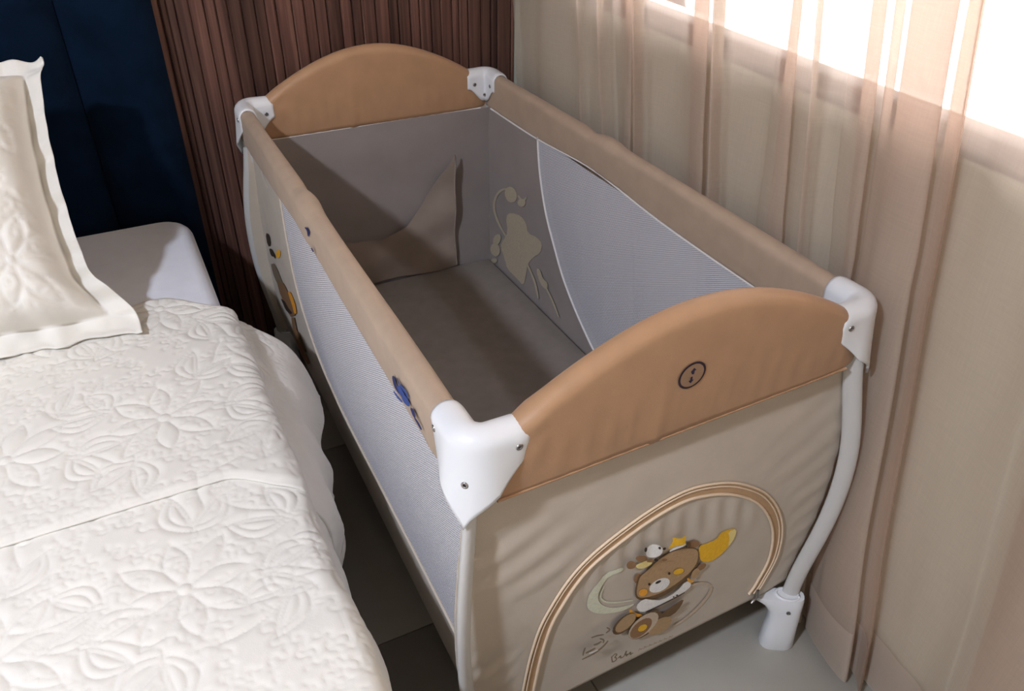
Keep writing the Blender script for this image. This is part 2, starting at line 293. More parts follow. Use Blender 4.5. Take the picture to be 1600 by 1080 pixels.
((120,92,66),[(-286,4083),(-291,4059),(-310,4047),(-340,4047),(-378,4061),(-418,4086),(-456,4119),(-487,4156),(-508,4193),(-516,4225),(-510,4249),(-491,4261),(-462,4260),(-425,4247),(-385,4223),(-347,4190),(-316,4153),(-294,4116)],0),
((196,178,120),[(-179,3955),(-180,3927),(-200,3907),(-236,3897),(-285,3898),(-340,3910),(-394,3932),(-441,3960),(-475,3992),(-492,4023),(-491,4050),(-471,4069),(-435,4079),(-388,4079),(-333,4067),(-279,4046),(-232,4018),(-197,3986)],0),
((205,200,192),[(-31,4196),(-18,4141),(-24,4091),(-48,4055),(-89,4036),(-140,4037),(-196,4057),(-249,4094),(-293,4143),(-323,4199),(-335,4254),(-329,4302),(-304,4337),(-264,4356),(-214,4356),(-159,4337),(-106,4301),(-62,4252)],0),
((50,40,35),[(-316,4314),(-318,4284),(-333,4272),(-354,4283),(-374,4312),(-384,4348),(-381,4378),(-367,4390),(-346,4379),(-326,4350)],0),
((50,40,35),[(-67,4229),(-69,4212),(-79,4207),(-94,4214),(-107,4231),(-114,4252),(-112,4269),(-102,4275),(-88,4268),(-74,4250)],0),
((50,40,35),[(-75,3956),(-80,3936),(-99,3932),(-125,3946),(-147,3971),(-158,3998),(-153,4018),(-134,4022),(-109,4009),(-86,3984)],0),
((120,92,66),[(106,3869),(97,3856),(68,3859),(31,3878),(0,3906),(-14,3931),(-5,3945),(23,3942),(60,3923),(91,3895)],0),
((50,40,35),[(33,4172),(29,4156),(13,4153),(-9,4164),(-28,4185),(-37,4207),(-33,4223),(-17,4226),(5,4215),(24,4194)],0),
((120,92,66),[(-156,3988),(-168,3971),(-204,3977),(-251,4001),(-291,4035),(-308,4066),(-296,4082),(-260,4077),(-214,4053),(-174,4019)],0),
((206,152,40),[(98,4155),(150,4199),(167,4254),(149,4317),(176,4326),(246,4280),(312,4266),(373,4287),(400,4265),(393,4202),(399,4143),(419,4089),(391,4076),(317,4103),(246,4112),(177,4104),(125,4108),(90,4124)],0),
((205,200,192),[(129,4034),(138,4034),(157,4033),(183,4034),(218,4036),(254,4038),(292,4040),(330,4042),(370,4044),(400,4046),(419,4049),(429,4049),(416,4081),(405,4081),(384,4084),(352,4086),(311,4088),(271,4088),(233,4086),(198,4082),(164,4076),(139,4071),(124,4066),(115,4065)],1),
((112,99,82),[(-1300,2309),(-1300,2316),(-1298,2330),(-1295,2352),(-1293,2382),(-1291,2408),(-1288,2433),(-1284,2456),(-1280,2477),(-1278,2495),(-1277,2507),(-1276,2513),(-1298,2538),(-1299,2533),(-1304,2525),(-1310,2511),(-1316,2491),(-1322,2467),(-1325,2440),(-1326,2410),(-1326,2377),(-1325,2353),(-1323,2336),(-1323,2328)],1),
((112,99,82),[(-1261,2336),(-1255,2336),(-1242,2332),(-1224,2329),(-1201,2327),(-1177,2327),(-1154,2328),(-1131,2332),(-1108,2337),(-1091,2342),(-1081,2347),(-1075,2348),(-1090,2390),(-1097,2390),(-1110,2392),(-1128,2393),(-1152,2392),(-1176,2391),(-1198,2390),(-1221,2388),(-1242,2385),(-1258,2382),(-1269,2378),(-1274,2378)],1),
((112,99,82),[(-1127,2473),(-1122,2471),(-1111,2464),(-1096,2457),(-1076,2448),(-1055,2443),(-1035,2443),(-1015,2446),(-997,2454),(-984,2460),(-977,2467),(-972,2468),(-989,2509),(-994,2509),(-1005,2510),(-1020,2509),(-1038,2506),(-1056,2505),(-1073,2506),(-1090,2507),(-1108,2511),(-1122,2513),(-1130,2512),(-1135,2513)],1),
((112,99,82),[(-1200,2735),(-1193,2733),(-1177,2727),(-1155,2721),(-1126,2714),(-1097,2705),(-1067,2695),(-1036,2682),(-1005,2668),(-981,2658),(-965,2653),(-957,2649),(-961,2680),(-969,2684),(-986,2695),(-1010,2709),(-1043,2727),(-1075,2741),(-1107,2752),(-1137,2759),(-1166,2763),(-1187,2765),(-1201,2765),(-1208,2766)],1),
((112,99,82),[(-931,2829),(-926,2821),(-916,2805),(-900,2782),(-881,2755),(-877,2745),(-877,2742),(-884,2732),(-903,2722),(-918,2713),(-927,2705),(-932,2703),(-917,2669),(-911,2670),(-899,2672),(-882,2676),(-858,2684),(-844,2702),(-844,2738),(-862,2776),(-887,2808),(-904,2829),(-916,2842),(-921,2849)],1),
((112,99,82),[(-1323,2218),(-1307,2218),(-1275,2216),(-1228,2213),(-1164,2210),(-1105,2214),(-1052,2225),(-1005,2243),(-964,2267),(-929,2292),(-901,2318),(-879,2345),(-863,2371),(-853,2392),(-846,2406),(-842,2412),(-864,2446),(-868,2440),(-877,2429),(-891,2413),(-908,2392),(-930,2370),(-958,2347),(-992,2324),(-1032,2301),(-1076,2283),(-1126,2270),(-1182,2263),(-1243,2261),(-1289,2259),(-1319,2257),(-1335,2258)],1),
((112,99,82),[(-1041,2609),(-1035,2602),(-1023,2586),(-1005,2564),(-981,2537),(-968,2518),(-963,2506),(-961,2497),(-963,2480),(-965,2463),(-965,2451),(-966,2445),(-943,2421),(-941,2426),(-937,2433),(-933,2447),(-927,2469),(-932,2504),(-948,2539),(-970,2570),(-997,2598),(-1016,2616),(-1029,2628),(-1036,2634)],1),
((205,200,192),[(-1208,2319),(-1203,2317),(-1191,2311),(-1175,2304),(-1153,2296),(-1131,2291),(-1109,2288),(-1087,2288),(-1066,2290),(-1050,2293),(-1040,2296),(-1035,2296),(-1044,2324),(-1050,2324),(-1061,2325),(-1078,2326),(-1100,2327),(-1121,2328),(-1142,2331),(-1162,2335),(-1183,2340),(-1198,2343),(-1208,2344),(-1213,2345)],1),
((104,92,76),[(-733,1898),(-731,1888),(-729,1869),(-726,1839),(-720,1798),(-713,1763),(-705,1733),(-695,1707),(-685,1691),(-678,1682),(-674,1677),(-672,1674),(-661,1686),(-663,1689),(-666,1697),(-671,1707),(-676,1716),(-680,1730),(-687,1754),(-694,1787),(-701,1827),(-708,1858),(-713,1880),(-715,1890)],1),
((104,92,76),[(-726,1847),(-721,1852),(-713,1861),(-699,1873),(-682,1890),(-666,1898),(-653,1899),(-642,1894),(-634,1885),(-635,1886),(-636,1882),(-642,1870),(-656,1854),(-664,1835),(-661,1804),(-642,1776),(-625,1763),(-621,1759),(-621,1759),(-622,1747),(-628,1730),(-637,1719),(-648,1714),(-663,1714),(-681,1721),(-696,1726),(-706,1731),(-711,1733),(-705,1705),(-700,1703),(-691,1698),(-676,1691),(-654,1681),(-635,1679),(-619,1684),(-606,1697),(-597,1718),(-594,1741),(-604,1772),(-622,1797),(-638,1809),(-638,1807),(-637,1805),(-632,1816),(-618,1832),(-609,1852),(-610,1878),(-624,1908),(-644,1928),(-663,1935),(-681,1932),(-698,1920),(-715,1901),(-728,1887),(-736,1878),(-741,1874)],1),
((104,92,76),[(-576,1728),(-572,1731),(-564,1736),(-552,1743),(-537,1753),(-529,1755),(-543,1771),(-544,1771),(-549,1749),(-545,1720),(-525,1691),(-506,1684),(-487,1686),(-473,1688),(-464,1690),(-459,1690),(-469,1719),(-474,1719),(-484,1721),(-499,1722),(-518,1723),(-526,1727),(-521,1719),(-520,1722),(-516,1743),(-519,1769),(-543,1796),(-555,1790),(-570,1777),(-580,1766),(-587,1759),(-590,1756)],1),
((104,92,76),[(-455,1694),(-452,1706),(-446,1729),(-437,1764),(-425,1809),(-417,1830),(-439,1854),(-440,1835),(-445,1787),(-445,1750),(-433,1712),(-407,1695),(-390,1706),(-384,1709),(-400,1734),(-401,1730),(-408,1713),(-413,1699),(-416,1690),(-418,1685),(-401,1661),(-399,1665),(-394,1673),(-387,1685),(-378,1701),(-375,1718),(-398,1750),(-410,1747),(-424,1738),(-419,1732),(-417,1732),(-417,1761),(-412,1809),(-412,1838),(-440,1862),(-447,1836),(-458,1788),(-465,1752),(-471,1727),(-473,1715)],1),
((104,92,76),[(-380,1693),(-375,1696),(-365,1701),(-351,1710),(-333,1722),(-323,1725),(-339,1745),(-340,1742),(-347,1718),(-348,1692),(-326,1658),(-308,1655),(-289,1661),(-276,1667),(-267,1671),(-262,1672),(-275,1701),(-279,1700),(-290,1699),(-305,1697),(-323,1694),(-330,1696),(-320,1680),(-319,1687),(-312,1710),(-312,1736),(-338,1766),(-352,1760),(-369,1744),(-382,1732),(-390,1724),(-395,1720)],1),
((132,118,100),[(-155,1652),(-153,1656),(-151,1666),(-147,1679),(-142,1698),(-138,1705),(-138,1706),(-140,1706),(-133,1688),(-121,1669),(-107,1660),(-96,1663),(-87,1672),(-81,1679),(-77,1685),(-75,1687),(-85,1705),(-88,1703),(-93,1700),(-100,1695),(-109,1688),(-115,1688),(-117,1689),(-119,1694),(-126,1713),(-141,1731),(-153,1731),(-158,1718),(-162,1697),(-165,1681),(-166,1671),(-167,1666)],1),
((132,118,100),[(-51,1642),(-50,1647),(-47,1656),(-43,1670),(-38,1688),(-34,1695),(-35,1696),(-37,1697),(-30,1679),(-17,1659),(-3,1651),(8,1653),(17,1663),(23,1670),(27,1675),(29,1677),(18,1695),(16,1693),(11,1690),(4,1685),(-5,1679),(-11,1678),(-13,1680),(-16,1684),(-23,1703),(-37,1722),(-50,1721),(-55,1708),(-59,1687),(-61,1672),(-63,1661),(-64,1656)],1),
((132,118,100),[(53,1632),(54,1637),(57,1646),(61,1660),(66,1678),(70,1686),(69,1686),(67,1687),(75,1669),(87,1650),(102,1641),(113,1643),(122,1653),(128,1660),(132,1665),(134,1667),(123,1686),(121,1684),(116,1681),(108,1676),(99,1669),(93,1669),(91,1670),(89,1675),(81,1694),(67,1712),(54,1712),(49,1699),(45,1678),(43,1662),(41,1651),(40,1646)],1),
((132,118,100),[(158,1622),(159,1627),(162,1636),(166,1650),(171,1669),(175,1676),(174,1677),(172,1678),(179,1659),(192,1640),(207,1631),(218,1633),(227,1643),(233,1650),(237,1655),(239,1657),(228,1676),(226,1674),(221,1671),(213,1666),(204,1659),(198,1659),(196,1660),(194,1665),(186,1684),(171,1703),(159,1702),(153,1689),(150,1668),(147,1652),(146,1642),(145,1637)],1),
((132,118,100),[(264,1612),(265,1617),(267,1626),(271,1640),(276,1659),(280,1666),(279,1667),(278,1668),(285,1649),(298,1630),(313,1621),(324,1624),(333,1633),(339,1641),(343,1646),(345,1648),(334,1666),(331,1664),(326,1661),(319,1656),(310,1649),(304,1649),(302,1651),(299,1655),(292,1674),(277,1693),(264,1693),(259,1680),(255,1658),(253,1643),(251,1632),(250,1627)],1),
((132,118,100),[(370,1602),(371,1607),(374,1616),(377,1631),(382,1649),(386,1657),(385,1657),(384,1658),(391,1640),(404,1620),(419,1611),(430,1614),(439,1623),(445,1631),(449,1636),(451,1638),(440,1657),(438,1655),(433,1651),(425,1646),(416,1640),(410,1639),(408,1641),(405,1645),(398,1664),(383,1683),(370,1683),(364,1670),(361,1649),(359,1633),(358,1622),(357,1617)],1),
((132,118,100),[(477,1592),(478,1597),(480,1607),(484,1621),(489,1639),(493,1647),(492,1647),(490,1648),(498,1630),(511,1610),(526,1601),(537,1604),(547,1613),(553,1621),(556,1626),(559,1628),(547,1647),(545,1645),(540,1642),(532,1637),(523,1630),(517,1629),(515,1631),(512,1636),(504,1655),(489,1674),(477,1673),(471,1660),(468,1639),(466,1623),(464,1612),(463,1607)],1),
]
SILHOUETTE_PRINT = [
((1,1,1),[(4974,4027),(4836,4148),(4618,4249),(4322,4328),(4103,4345),(3957,4302),(3864,4217),(3823,4089),(3679,4056),(3436,4116),(3246,4133),(3108,4109),(3055,4021),(3087,3867),(3198,3711),(3393,3550),(3559,3387),(3696,3222),(3791,3029),(3841,2807),(3889,2609),(3936,2436),(4074,2357),(4305,2374),(4548,2382),(4802,2379),(4972,2438),(5054,2560),(5160,2689),(5292,2827),(5316,2966),(5236,3105),(5124,3267),(4983,3452),(4946,3649),(5011,3861)],0),
((1,1,1),[(4949,3381),(4983,3397),(5052,3428),(5153,3476),(5289,3541),(5406,3611),(5505,3687),(5585,3768),(5646,3855),(5675,3950),(5673,4054),(5641,4165),(5579,4286),(5503,4395),(5417,4491),(5319,4576),(5208,4653),(5108,4711),(5021,4751),(4941,4775),(4860,4785),(4793,4794),(4749,4799),(4728,4801),(4680,4857),(4702,4854),(4744,4851),(4807,4847),(4898,4840),(5010,4810),(5132,4758),(5261,4687),(5399,4594),(5523,4490),(5628,4375),(5714,4253),(5784,4120),(5819,3996),(5819,3883),(5784,3781),(5715,3692),(5626,3611),(5518,3536),(5391,3469),(5245,3409),(5136,3366),(5066,3335),(5031,3320)],1),
((1,1,1),[(4436,4902),(4412,4834),(4427,4754),(4481,4671),(4568,4594),(4676,4533),(4795,4495),(4909,4486),(5004,4507),(5068,4556),(5092,4626),(5074,4708),(5017,4793),(4928,4870),(4817,4929),(4700,4964),(4589,4971),(4498,4949)],0),
((1,1,1),[(3921,4852),(3984,4745),(4142,4643),(4305,4606),(4375,4658),(4310,4767),(4150,4868),(3990,4902)],0),
((1,1,1),[(4369,4851),(4355,4845),(4331,4831),(4292,4813),(4233,4789),(4161,4787),(4072,4814),(3989,4867),(3930,4927),(3893,4967),(3871,4993),(3858,5006),(3912,5009),(3927,4996),(3959,4970),(4003,4930),(4054,4883),(4082,4866),(4106,4859),(4149,4859),(4207,4876),(4256,4887),(4290,4893),(4306,4898)],1),
((1,1,1),[(5339,3091),(5393,3010),(5468,2931),(5554,2862),(5641,2813),(5718,2789),(5775,2795),(5805,2828),(5805,2886),(5774,2960),(5717,3042),(5641,3121),(5555,3189),(5470,3236),(5395,3258),(5340,3252),(5310,3219),(5310,3163)],0),
((1,1,1),[(5362,2822),(5354,2753),(5382,2672),(5443,2588),(5531,2510),(5635,2449),(5742,2413),(5839,2405),(5915,2427),(5959,2476),(5967,2547),(5936,2631),(5872,2716),(5782,2793),(5678,2852),(5572,2886),(5478,2892),(5405,2870)],0),
((1,1,1),[(5523,2362),(5583,2273),(5728,2175),(5874,2125),(5934,2154),(5872,2245),(5726,2343),(5582,2391)],0),
((1,1,1),[(3756,3097),(3731,3078),(3686,3037),(3615,2978),(3518,2903),(3432,2823),(3359,2736),(3296,2643),(3244,2543),(3202,2470),(3171,2422),(3158,2397),(3086,2445),(3097,2471),(3115,2527),(3147,2607),(3192,2713),(3252,2810),(3327,2898),(3418,2978),(3523,3048),(3604,3099),(3660,3130),(3687,3148)],1),
((1,1,1),[(3237,3270),(3121,3322),(3025,3293),(2949,3182),(2842,3135),(2706,3151),(2652,3096),(2677,2968),(2775,2904),(2949,2905),(3101,2990),(3231,3159)],0),
((1,1,1),[(2790,2955),(2768,2943),(2729,2916),(2666,2877),(2580,2829),(2494,2772),(2405,2708),(2314,2636),(2221,2556),(2149,2497),(2099,2460),(2076,2440),(2022,2484),(2043,2505),(2083,2550),(2147,2615),(2234,2700),(2323,2775),(2412,2839),(2503,2894),(2594,2938),(2664,2970),(2713,2989),(2736,3000)],1),
]
SIDE_PRINT = [
((50,40,35),[(5490,4505),(5201,4625),(5066,4604),(5080,4442),(5224,4284),(5503,4129),(5644,4148),(5640,4345)],0),
((206,152,40),[(4461,4662),(4197,4775),(4140,4746),(4285,4573),(4492,4426),(4766,4304),(4826,4335),(4671,4515)],0),
((50,40,35),[(5326,4164),(5037,4290),(4926,4285),(4985,4150),(5108,4043),(5295,3966),(5411,3970),(5452,4056)],0),
((112,99,82),[(5612,3562),(5603,3544),(5622,3484),(5618,3415),(5585,3337),(5519,3279),(5420,3244),(5287,3232),(5128,3241),(4993,3260),(4882,3285),(4845,3287),(4329,3614),(4354,3620),(4369,3653),(4423,3684),(4515,3710),(4603,3740),(4691,3773),(4779,3809),(4865,3849),(4950,3870),(5028,3872),(5049,3883)],1),
((120,92,66),[(5177,3323),(5157,3299),(5172,3217),(5144,3124),(5069,3023),(4973,2945),(4856,2893),(4718,2867),(4564,2865),(4423,2882),(4300,2913),(4264,2912),(3523,3405),(3540,3417),(3528,3473),(3553,3529),(3616,3582),(3698,3634),(3802,3683),(3929,3731),(4077,3777),(4214,3797),(4337,3793),(4374,3806)],1),
((205,138,48),[(3974,3781),(3955,3772),(3938,3740),(3893,3704),(3822,3665),(3764,3621),(3719,3574),(3687,3522),(3666,3465),(3640,3427),(3611,3410),(3606,3395),(3307,3582),(3305,3601),(3281,3651),(3264,3714),(3254,3790),(3272,3854),(3318,3902),(3392,3937),(3493,3957),(3579,3965),(3648,3964),(3673,3969)],1),
((50,40,35),[(5047,2884),(5032,2877),(5026,2851),(4996,2824),(4938,2797),(4846,2796),(4721,2822),(4565,2874),(4392,2948),(4265,3006),(4170,3052),(4132,3068),(3885,3259),(3917,3247),(3965,3237),(4053,3209),(4171,3168),(4272,3140),(4368,3121),(4458,3112),(4544,3116),(4621,3111),(4686,3100),(4708,3101)],1),
((120,92,66),[(4143,2968),(4149,2932),(4185,2844),(4231,2717),(4280,2553),(4285,2415),(4242,2308),(4153,2233),(4018,2191),(3870,2168),(3710,2163),(3539,2176),(3361,2205),(3220,2233),(3123,2256),(3085,2259),(2695,2561),(2731,2559),(2783,2570),(2869,2581),(2995,2587),(3118,2602),(3241,2626),(3364,2659),(3487,2699),(3580,2759),(3644,2840),(3678,2942),(3680,3066),(3692,3154),(3705,3209),(3699,3244)],1),
((92,72,50),[(3672,2827),(3661,2811),(3653,2768),(3628,2714),(3582,2648),(3521,2602),(3443,2578),(3349,2575),(3242,2593),(3157,2612),(3091,2631),(3066,2635),(2845,2802),(2864,2802),(2890,2813),(2940,2819),(3017,2820),(3089,2833),(3161,2856),(3232,2891),(3301,2937),(3361,2967),(3411,2980),(3428,2992)],1),
]
RAIL_LOGO = [
((38,44,92),[(-4187,7081),(-4249,7129),(-4298,7116),(-4332,7041),(-4388,7003),(-4463,7001),(-4471,6979),(-4412,6937),(-4337,6917),(-4248,6921),(-4191,6957),(-4167,7023)],0),
((38,44,92),[(-4372,7181),(-4377,7177),(-4385,7167),(-4399,7153),(-4419,7137),(-4444,7125),(-4474,7117),(-4509,7113),(-4548,7113),(-4578,7115),(-4600,7117),(-4609,7117),(-4643,7149),(-4634,7149),(-4619,7153),(-4594,7156),(-4560,7159),(-4528,7164),(-4499,7172),(-4473,7182),(-4450,7195),(-4430,7204),(-4416,7208),(-4410,7212)],1),
((52,74,138),[(-4360,7023),(-4367,7020),(-4376,7007),(-4395,6995),(-4426,6982),(-4460,6974),(-4498,6969),(-4538,6970),(-4581,6974),(-4616,6980),(-4644,6988),(-4654,6989),(-4755,7085),(-4747,7086),(-4738,7095),(-4718,7103),(-4688,7109),(-4656,7114),(-4620,7118),(-4583,7122),(-4542,7124),(-4507,7123),(-4480,7118),(-4470,7119)],1),
((52,74,138),[(-4557,7035),(-4669,7104),(-4765,7129),(-4845,7112),(-4862,7076),(-4816,7021),(-4742,6977),(-4638,6945),(-4564,6947),(-4522,6982)],0),
((52,74,138),[(-4461,7140),(-4475,7143),(-4501,7146),(-4541,7153),(-4596,7164),(-4643,7169),(-4684,7170),(-4719,7165),(-4749,7156),(-4774,7150),(-4792,7148),(-4800,7145),(-4852,7191),(-4845,7194),(-4836,7204),(-4820,7217),(-4794,7232),(-4760,7240),(-4716,7239),(-4663,7231),(-4603,7215),(-4556,7201),(-4523,7190),(-4508,7186)],1),
((38,44,92),[(-4890,7067),(-4968,7108),(-5026,7105),(-5064,7059),(-5057,7015),(-5003,6975),(-4945,6978),(-4882,7023)],0),
((38,44,92),[(-5006,6972),(-5013,6971),(-5024,6967),(-5042,6964),(-5068,6962),(-5095,6960),(-5123,6957),(-5152,6954),(-5182,6951),(-5206,6950),(-5224,6951),(-5232,6950),(-5279,6996),(-5273,6998),(-5263,7005),(-5246,7013),(-5221,7021),(-5195,7027),(-5166,7030),(-5136,7030),(-5105,7027),(-5080,7024),(-5061,7019),(-5054,7019)],1),
((52,74,138),[(-4214,6835),(-4225,6835),(-4244,6833),(-4275,6833),(-4319,6836),(-4363,6841),(-4407,6850),(-4452,6863),(-4496,6878),(-4529,6891),(-4553,6901),(-4563,6905),(-4608,6953),(-4598,6950),(-4582,6948),(-4556,6943),(-4519,6933),(-4480,6924),(-4439,6916),(-4394,6908),(-4346,6901),(-4308,6894),(-4280,6887),(-4268,6885)],1),
((38,44,92),[(257,7241),(245,7243),(228,7243),(198,7247),(159,7253),(133,7250),(115,7239),(107,7219),(109,7187),(107,7165),(103,7151),(104,7143),(10,7189),(7,7198),(-4,7220),(-16,7249),(-28,7286),(-24,7312),(-2,7326),(40,7326),(96,7313),(137,7303),(167,7294),(180,7291)],1),
((38,44,92),[(79,7327),(74,7322),(64,7310),(42,7297),(7,7282),(-22,7273),(-46,7269),(-58,7268),(-115,7299),(-110,7305),(-100,7316),(-78,7329),(-44,7344),(-15,7353),(9,7357),(21,7359)],1),
((38,44,92),[(-35,6980),(-38,6976),(-44,6969),(-61,6963),(-90,6958),(-116,6957),(-139,6960),(-151,6961),(-220,7003),(-217,7007),(-211,7014),(-194,7020),(-166,7025),(-140,7026),(-117,7023),(-105,7022)],1),
]

# ================================================================== the room
YB, XR = .760, .440            # faces of back wall and window wall
XL, YF, ZC = -3.0, -3.2, 2.75
fl = struct(box('floor', (XL,YF,FZ-.06), (XR+.12,YB+.02,FZ-.003), M['grout']))
proto = None; ts = .6
x0 = -.041-ts*6; y0 = -.30-ts*6
for i in range(8):
    for j in range(9):
        ax, bx_ = max(x0+i*ts+.0015, XL), min(x0+(i+1)*ts-.0015, XR)
        ay, by = max(y0+j*ts+.0015, YF), min(y0+(j+1)*ts-.0015, YB)
        if bx_-ax < .02 or by-ay < .02: continue
        box('tile', (ax,ay,FZ-.004), (bx_,by,FZ), M['tile'], fl, .0012, 1)
struct(box('ceiling', (XL,YF,ZC), (XR+.12,YB+.14,ZC+.08), M['ceiling']))
struct(box('wall_left', (XL-.1,YF-.1,FZ-.06), (XL,YB+.14,ZC), M['outer_wall']))
struct(box('wall_front', (XL,YF-.1,FZ-.06), (XR+.12,YF,ZC), M['outer_wall']))
wb = struct(box('wall_back', (XL,YB,FZ-.06), (XR,YB+.12,ZC), M['navy_dark']))
# vertical timber slats of uneven width on the back wall
edges = [-.4358,-.4216,-.4025,-.3735,-.3416,-.3167,-.2916,-.2611,-.2301,-.2066,-.1828,-.1454,-.1183,-.0908,-.063,-.0292,-.0007,.0224,.0575,.0931,.1171,.1474,.172,.2031,.2282,.26,.2793,.3052,.3413,.3712,.388,.4288]
ed = [e for e in edges]
w_ = [.0300,.0240,.0310,.0260,.0350,.0280]; k = 0
while ed[0] > XL+.05: ed.insert(0, ed[0]-w_[k % 6]); k += 1
ed.append(XR-.0006)
for a, b in zip(ed[:-1], ed[1:]):
    d = random.uniform(.005, .011); g = .0007; z0, z1 = FZ+0.002, ZC-.002
    c = min(.0032, (b-a)*.28)
    sec = [(a+g, YB), (a+g, YB-d+c), (a+g+c, YB-d), (b-g-c, YB-d), (b-g, YB-d+c), (b-g, YB)]
    V = [(x, y, z0) for x, y in sec]+[(x, y, z1) for x, y in sec]
    F = [(i, i+1, i+7, i+6) for i in range(5)]+[(5,4,3,2,1,0), (6,7,8,9,10,11)]
    sharp_by_angle(mk('slat', V, F, M['wood'], wb), .5)
# window wall: masonry below, beside and above the opening
SILL, HEAD, WY0, WY1 = .968, 2.15, -1.9, .44
def wall_right():
    bm = bmesh.new()
    for lo_, hi in [((XR,YF,FZ-.06),(XR+.12,YB+.12,SILL)), ((XR,YF,HEAD),(XR+.12,YB+.12,ZC)), ((XR,YF,SILL),(XR+.12,WY0,HEAD)), ((XR,WY1,SILL),(XR+.12,YB+.12,HEAD))]:
        r = bmesh.ops.create_cube(bm, size=1)
        for v in r['verts']: v.co = Vector([(lo_[k]+hi[k])/2+v.co[k]*(hi[k]-lo_[k]) for k in range(3)])
    me = bpy.data.meshes.new('wall_right'); bm.to_mesh(me); bm.free(); return link('wall_right', me, M['plaster'], None, False)
struct(wall_right())
struct(box('baseboard_right', (XR-.013,YF,FZ), (XR,YB-.02,FZ+.075), M['baseboard'], None, .003))
win = struct(bpy.data.objects.new('window_1', None)); COL.objects.link(win); win.location = (XR, -.7, SILL)
def wpart(name, lo_, hi, m, bev=.003):
    off = Vector(win.location)
    return box(name, Vector(lo_)-off, Vector(hi)-off, m, win, bev)
wpart('sill', (XR-.003,WY0,SILL-.010), (XR+.11,WY1,SILL+.003), M['alu'])
wpart('frame', (XR+.02,WY0,SILL), (XR+.050,WY1,SILL+.019), M['alu'])
wpart('frame', (XR+.03,WY0,HEAD-.04), (XR+.075,WY1,HEAD), M['alu'])
wpart('frame', (XR+.03,WY0,SILL), (XR+.075,WY0+.04,HEAD), M['alu'])
wpart('frame', (XR+.03,WY1-.04,SILL), (XR+.075,WY1,HEAD), M['alu'])
for y in (-.98,): wpart('mullion', (XR+.035,y-.022,SILL+.03), (XR+.07,y+.022,HEAD-.03), M['alu'])
for a, b in ((WY0+.04,-1.002),(-.958,WY1-.04)):
    wpart('pane', (XR+.05,a,SILL+.035), (XR+.055,b,HEAD-.04), M['glass'], 0)

# ceiling lamp the light comes from (above and left of the frame)
cl = empty('ceiling_lamp', 'round white ceiling lamp above the left side of the bed', 'lamp', (LAMP[0], LAMP[1], ZC))
def lathe(name, prof, m, parent, n=32):
    V = [(r*math.cos(2*math.pi*i/n), r*math.sin(2*math.pi*i/n), z) for r, z in prof for i in range(n)]
    F = grid_faces(len(prof), n, False, True); return mk(name, V, F, m, parent)
lathe('base', [(.001,0),(.15,0),(.155,-.02),(.15,-.05),(.001,-.055)], M['lampmetal'], cl)

# ================================================================== bed
BX0, BX1, BYH = -1.985, -.485, .685      # mattress left, right, head end
hb = empty('headboard', 'dark navy upholstered headboard with vertical channels behind the pillow', 'headboard', (-1.22, .72, 0))
pw = .188; nP = 9; hx1 = -.452
for i in range(nP):
    xb = hx1-i*pw; xa = xb-pw+.0015
    # padded channel: rounded front
    nu, nv = 13, 9; V = []
    for a in range(nu):
        u = a/(nu-1); e = 1-abs(2*u-1)**4
        for b in range(nv):
            z = lerp(.12, 1.42, b/(nv-1)); ez = 1-max(0, abs(2*b/(nv-1)-1)**10)
            V.append((lerp(xa, xb, u)+1.22, (.716-.030*e*(.35+.65*ez))-.72, z))
    F = grid_faces(nu, nv)
    n0 = len(V)
    V += [(xa+1.22, .014, .12), (xb+1.22, .014, .12), (xb+1.22, .014, 1.42), (xa+1.22, .014, 1.42)]
    bot = [a*nv for a in range(nu)]; top = [a*nv+nv-1 for a in range(nu)]
    F += [tuple(bot)+(n0+1, n0), tuple(top[::-1])+(n0+3, n0+2), tuple(range(nv))[::-1]+(n0, n0+3)[0:2], tuple((nu-1)*nv+b for b in range(nv))+(n0+2, n0+1), (n0, n0+1, n0+2, n0+3)]
    sharp_by_angle(mk('padded_channel', V, F, M['navy'], hb), 1.0)
bb = empty('bed_base', 'dark upholstered bed base under the mattress', 'bed', (-1.235, -.3, FZ))
box('side_panel', (BX0+.02+1.235, -1.0, .05), (BX1-.025+1.235, BYH+.3, .272-FZ), M['navy_dark'], bb, .02)
for sx in (-.6, .6):
    for y in (-.85, .85): box('leg', (sx-.03, y-.03, 0), (sx+.03, y+.03, .055), M['navy_dark'], bb, .004)
ma = empty('mattress', 'white sheeted mattress between the headboard and the cream coverlet', 'mattress', (-1.235, -.3, .272))
def mattress():
    bm = bmesh.new(); bmesh.ops.create_cube(bm, size=1)
    lo_ = Vector((BX0, -1.32, .274)); hi = Vector((BX1, BYH, .499))
    for v in bm.verts: v.co = Vector([(lo_[k]+hi[k])/2+v.co[k]*(hi[k]-lo_[k]) for k in range(3)])
    ve = [e for e in bm.edges if abs(e.verts[0].co.z-e.verts[1].co.z) > .1]
    bmesh.ops.bevel(bm, geom=ve, offset=.07, segments=6, profile=.5, affect='EDGES')
    he = [e for e in bm.edges if abs(e.verts[0].co.z-e.verts[1].co.z) < 1e-4 and len([f for f in e.link_faces if abs(f.normal.z) > .9]) == 1]
    bmesh.ops.bevel(bm, geom=he, offset=.032, segments=5, profile=.5, affect='EDGES')
    off = Vector(ma.location)
    for v in bm.verts: v.co -= off
    me = bpy.data.meshes.new('fitted_sheet'); bm.to_mesh(me); bm.free()
    return link('fitted_sheet', me, M['sheet'], ma)
mattress()

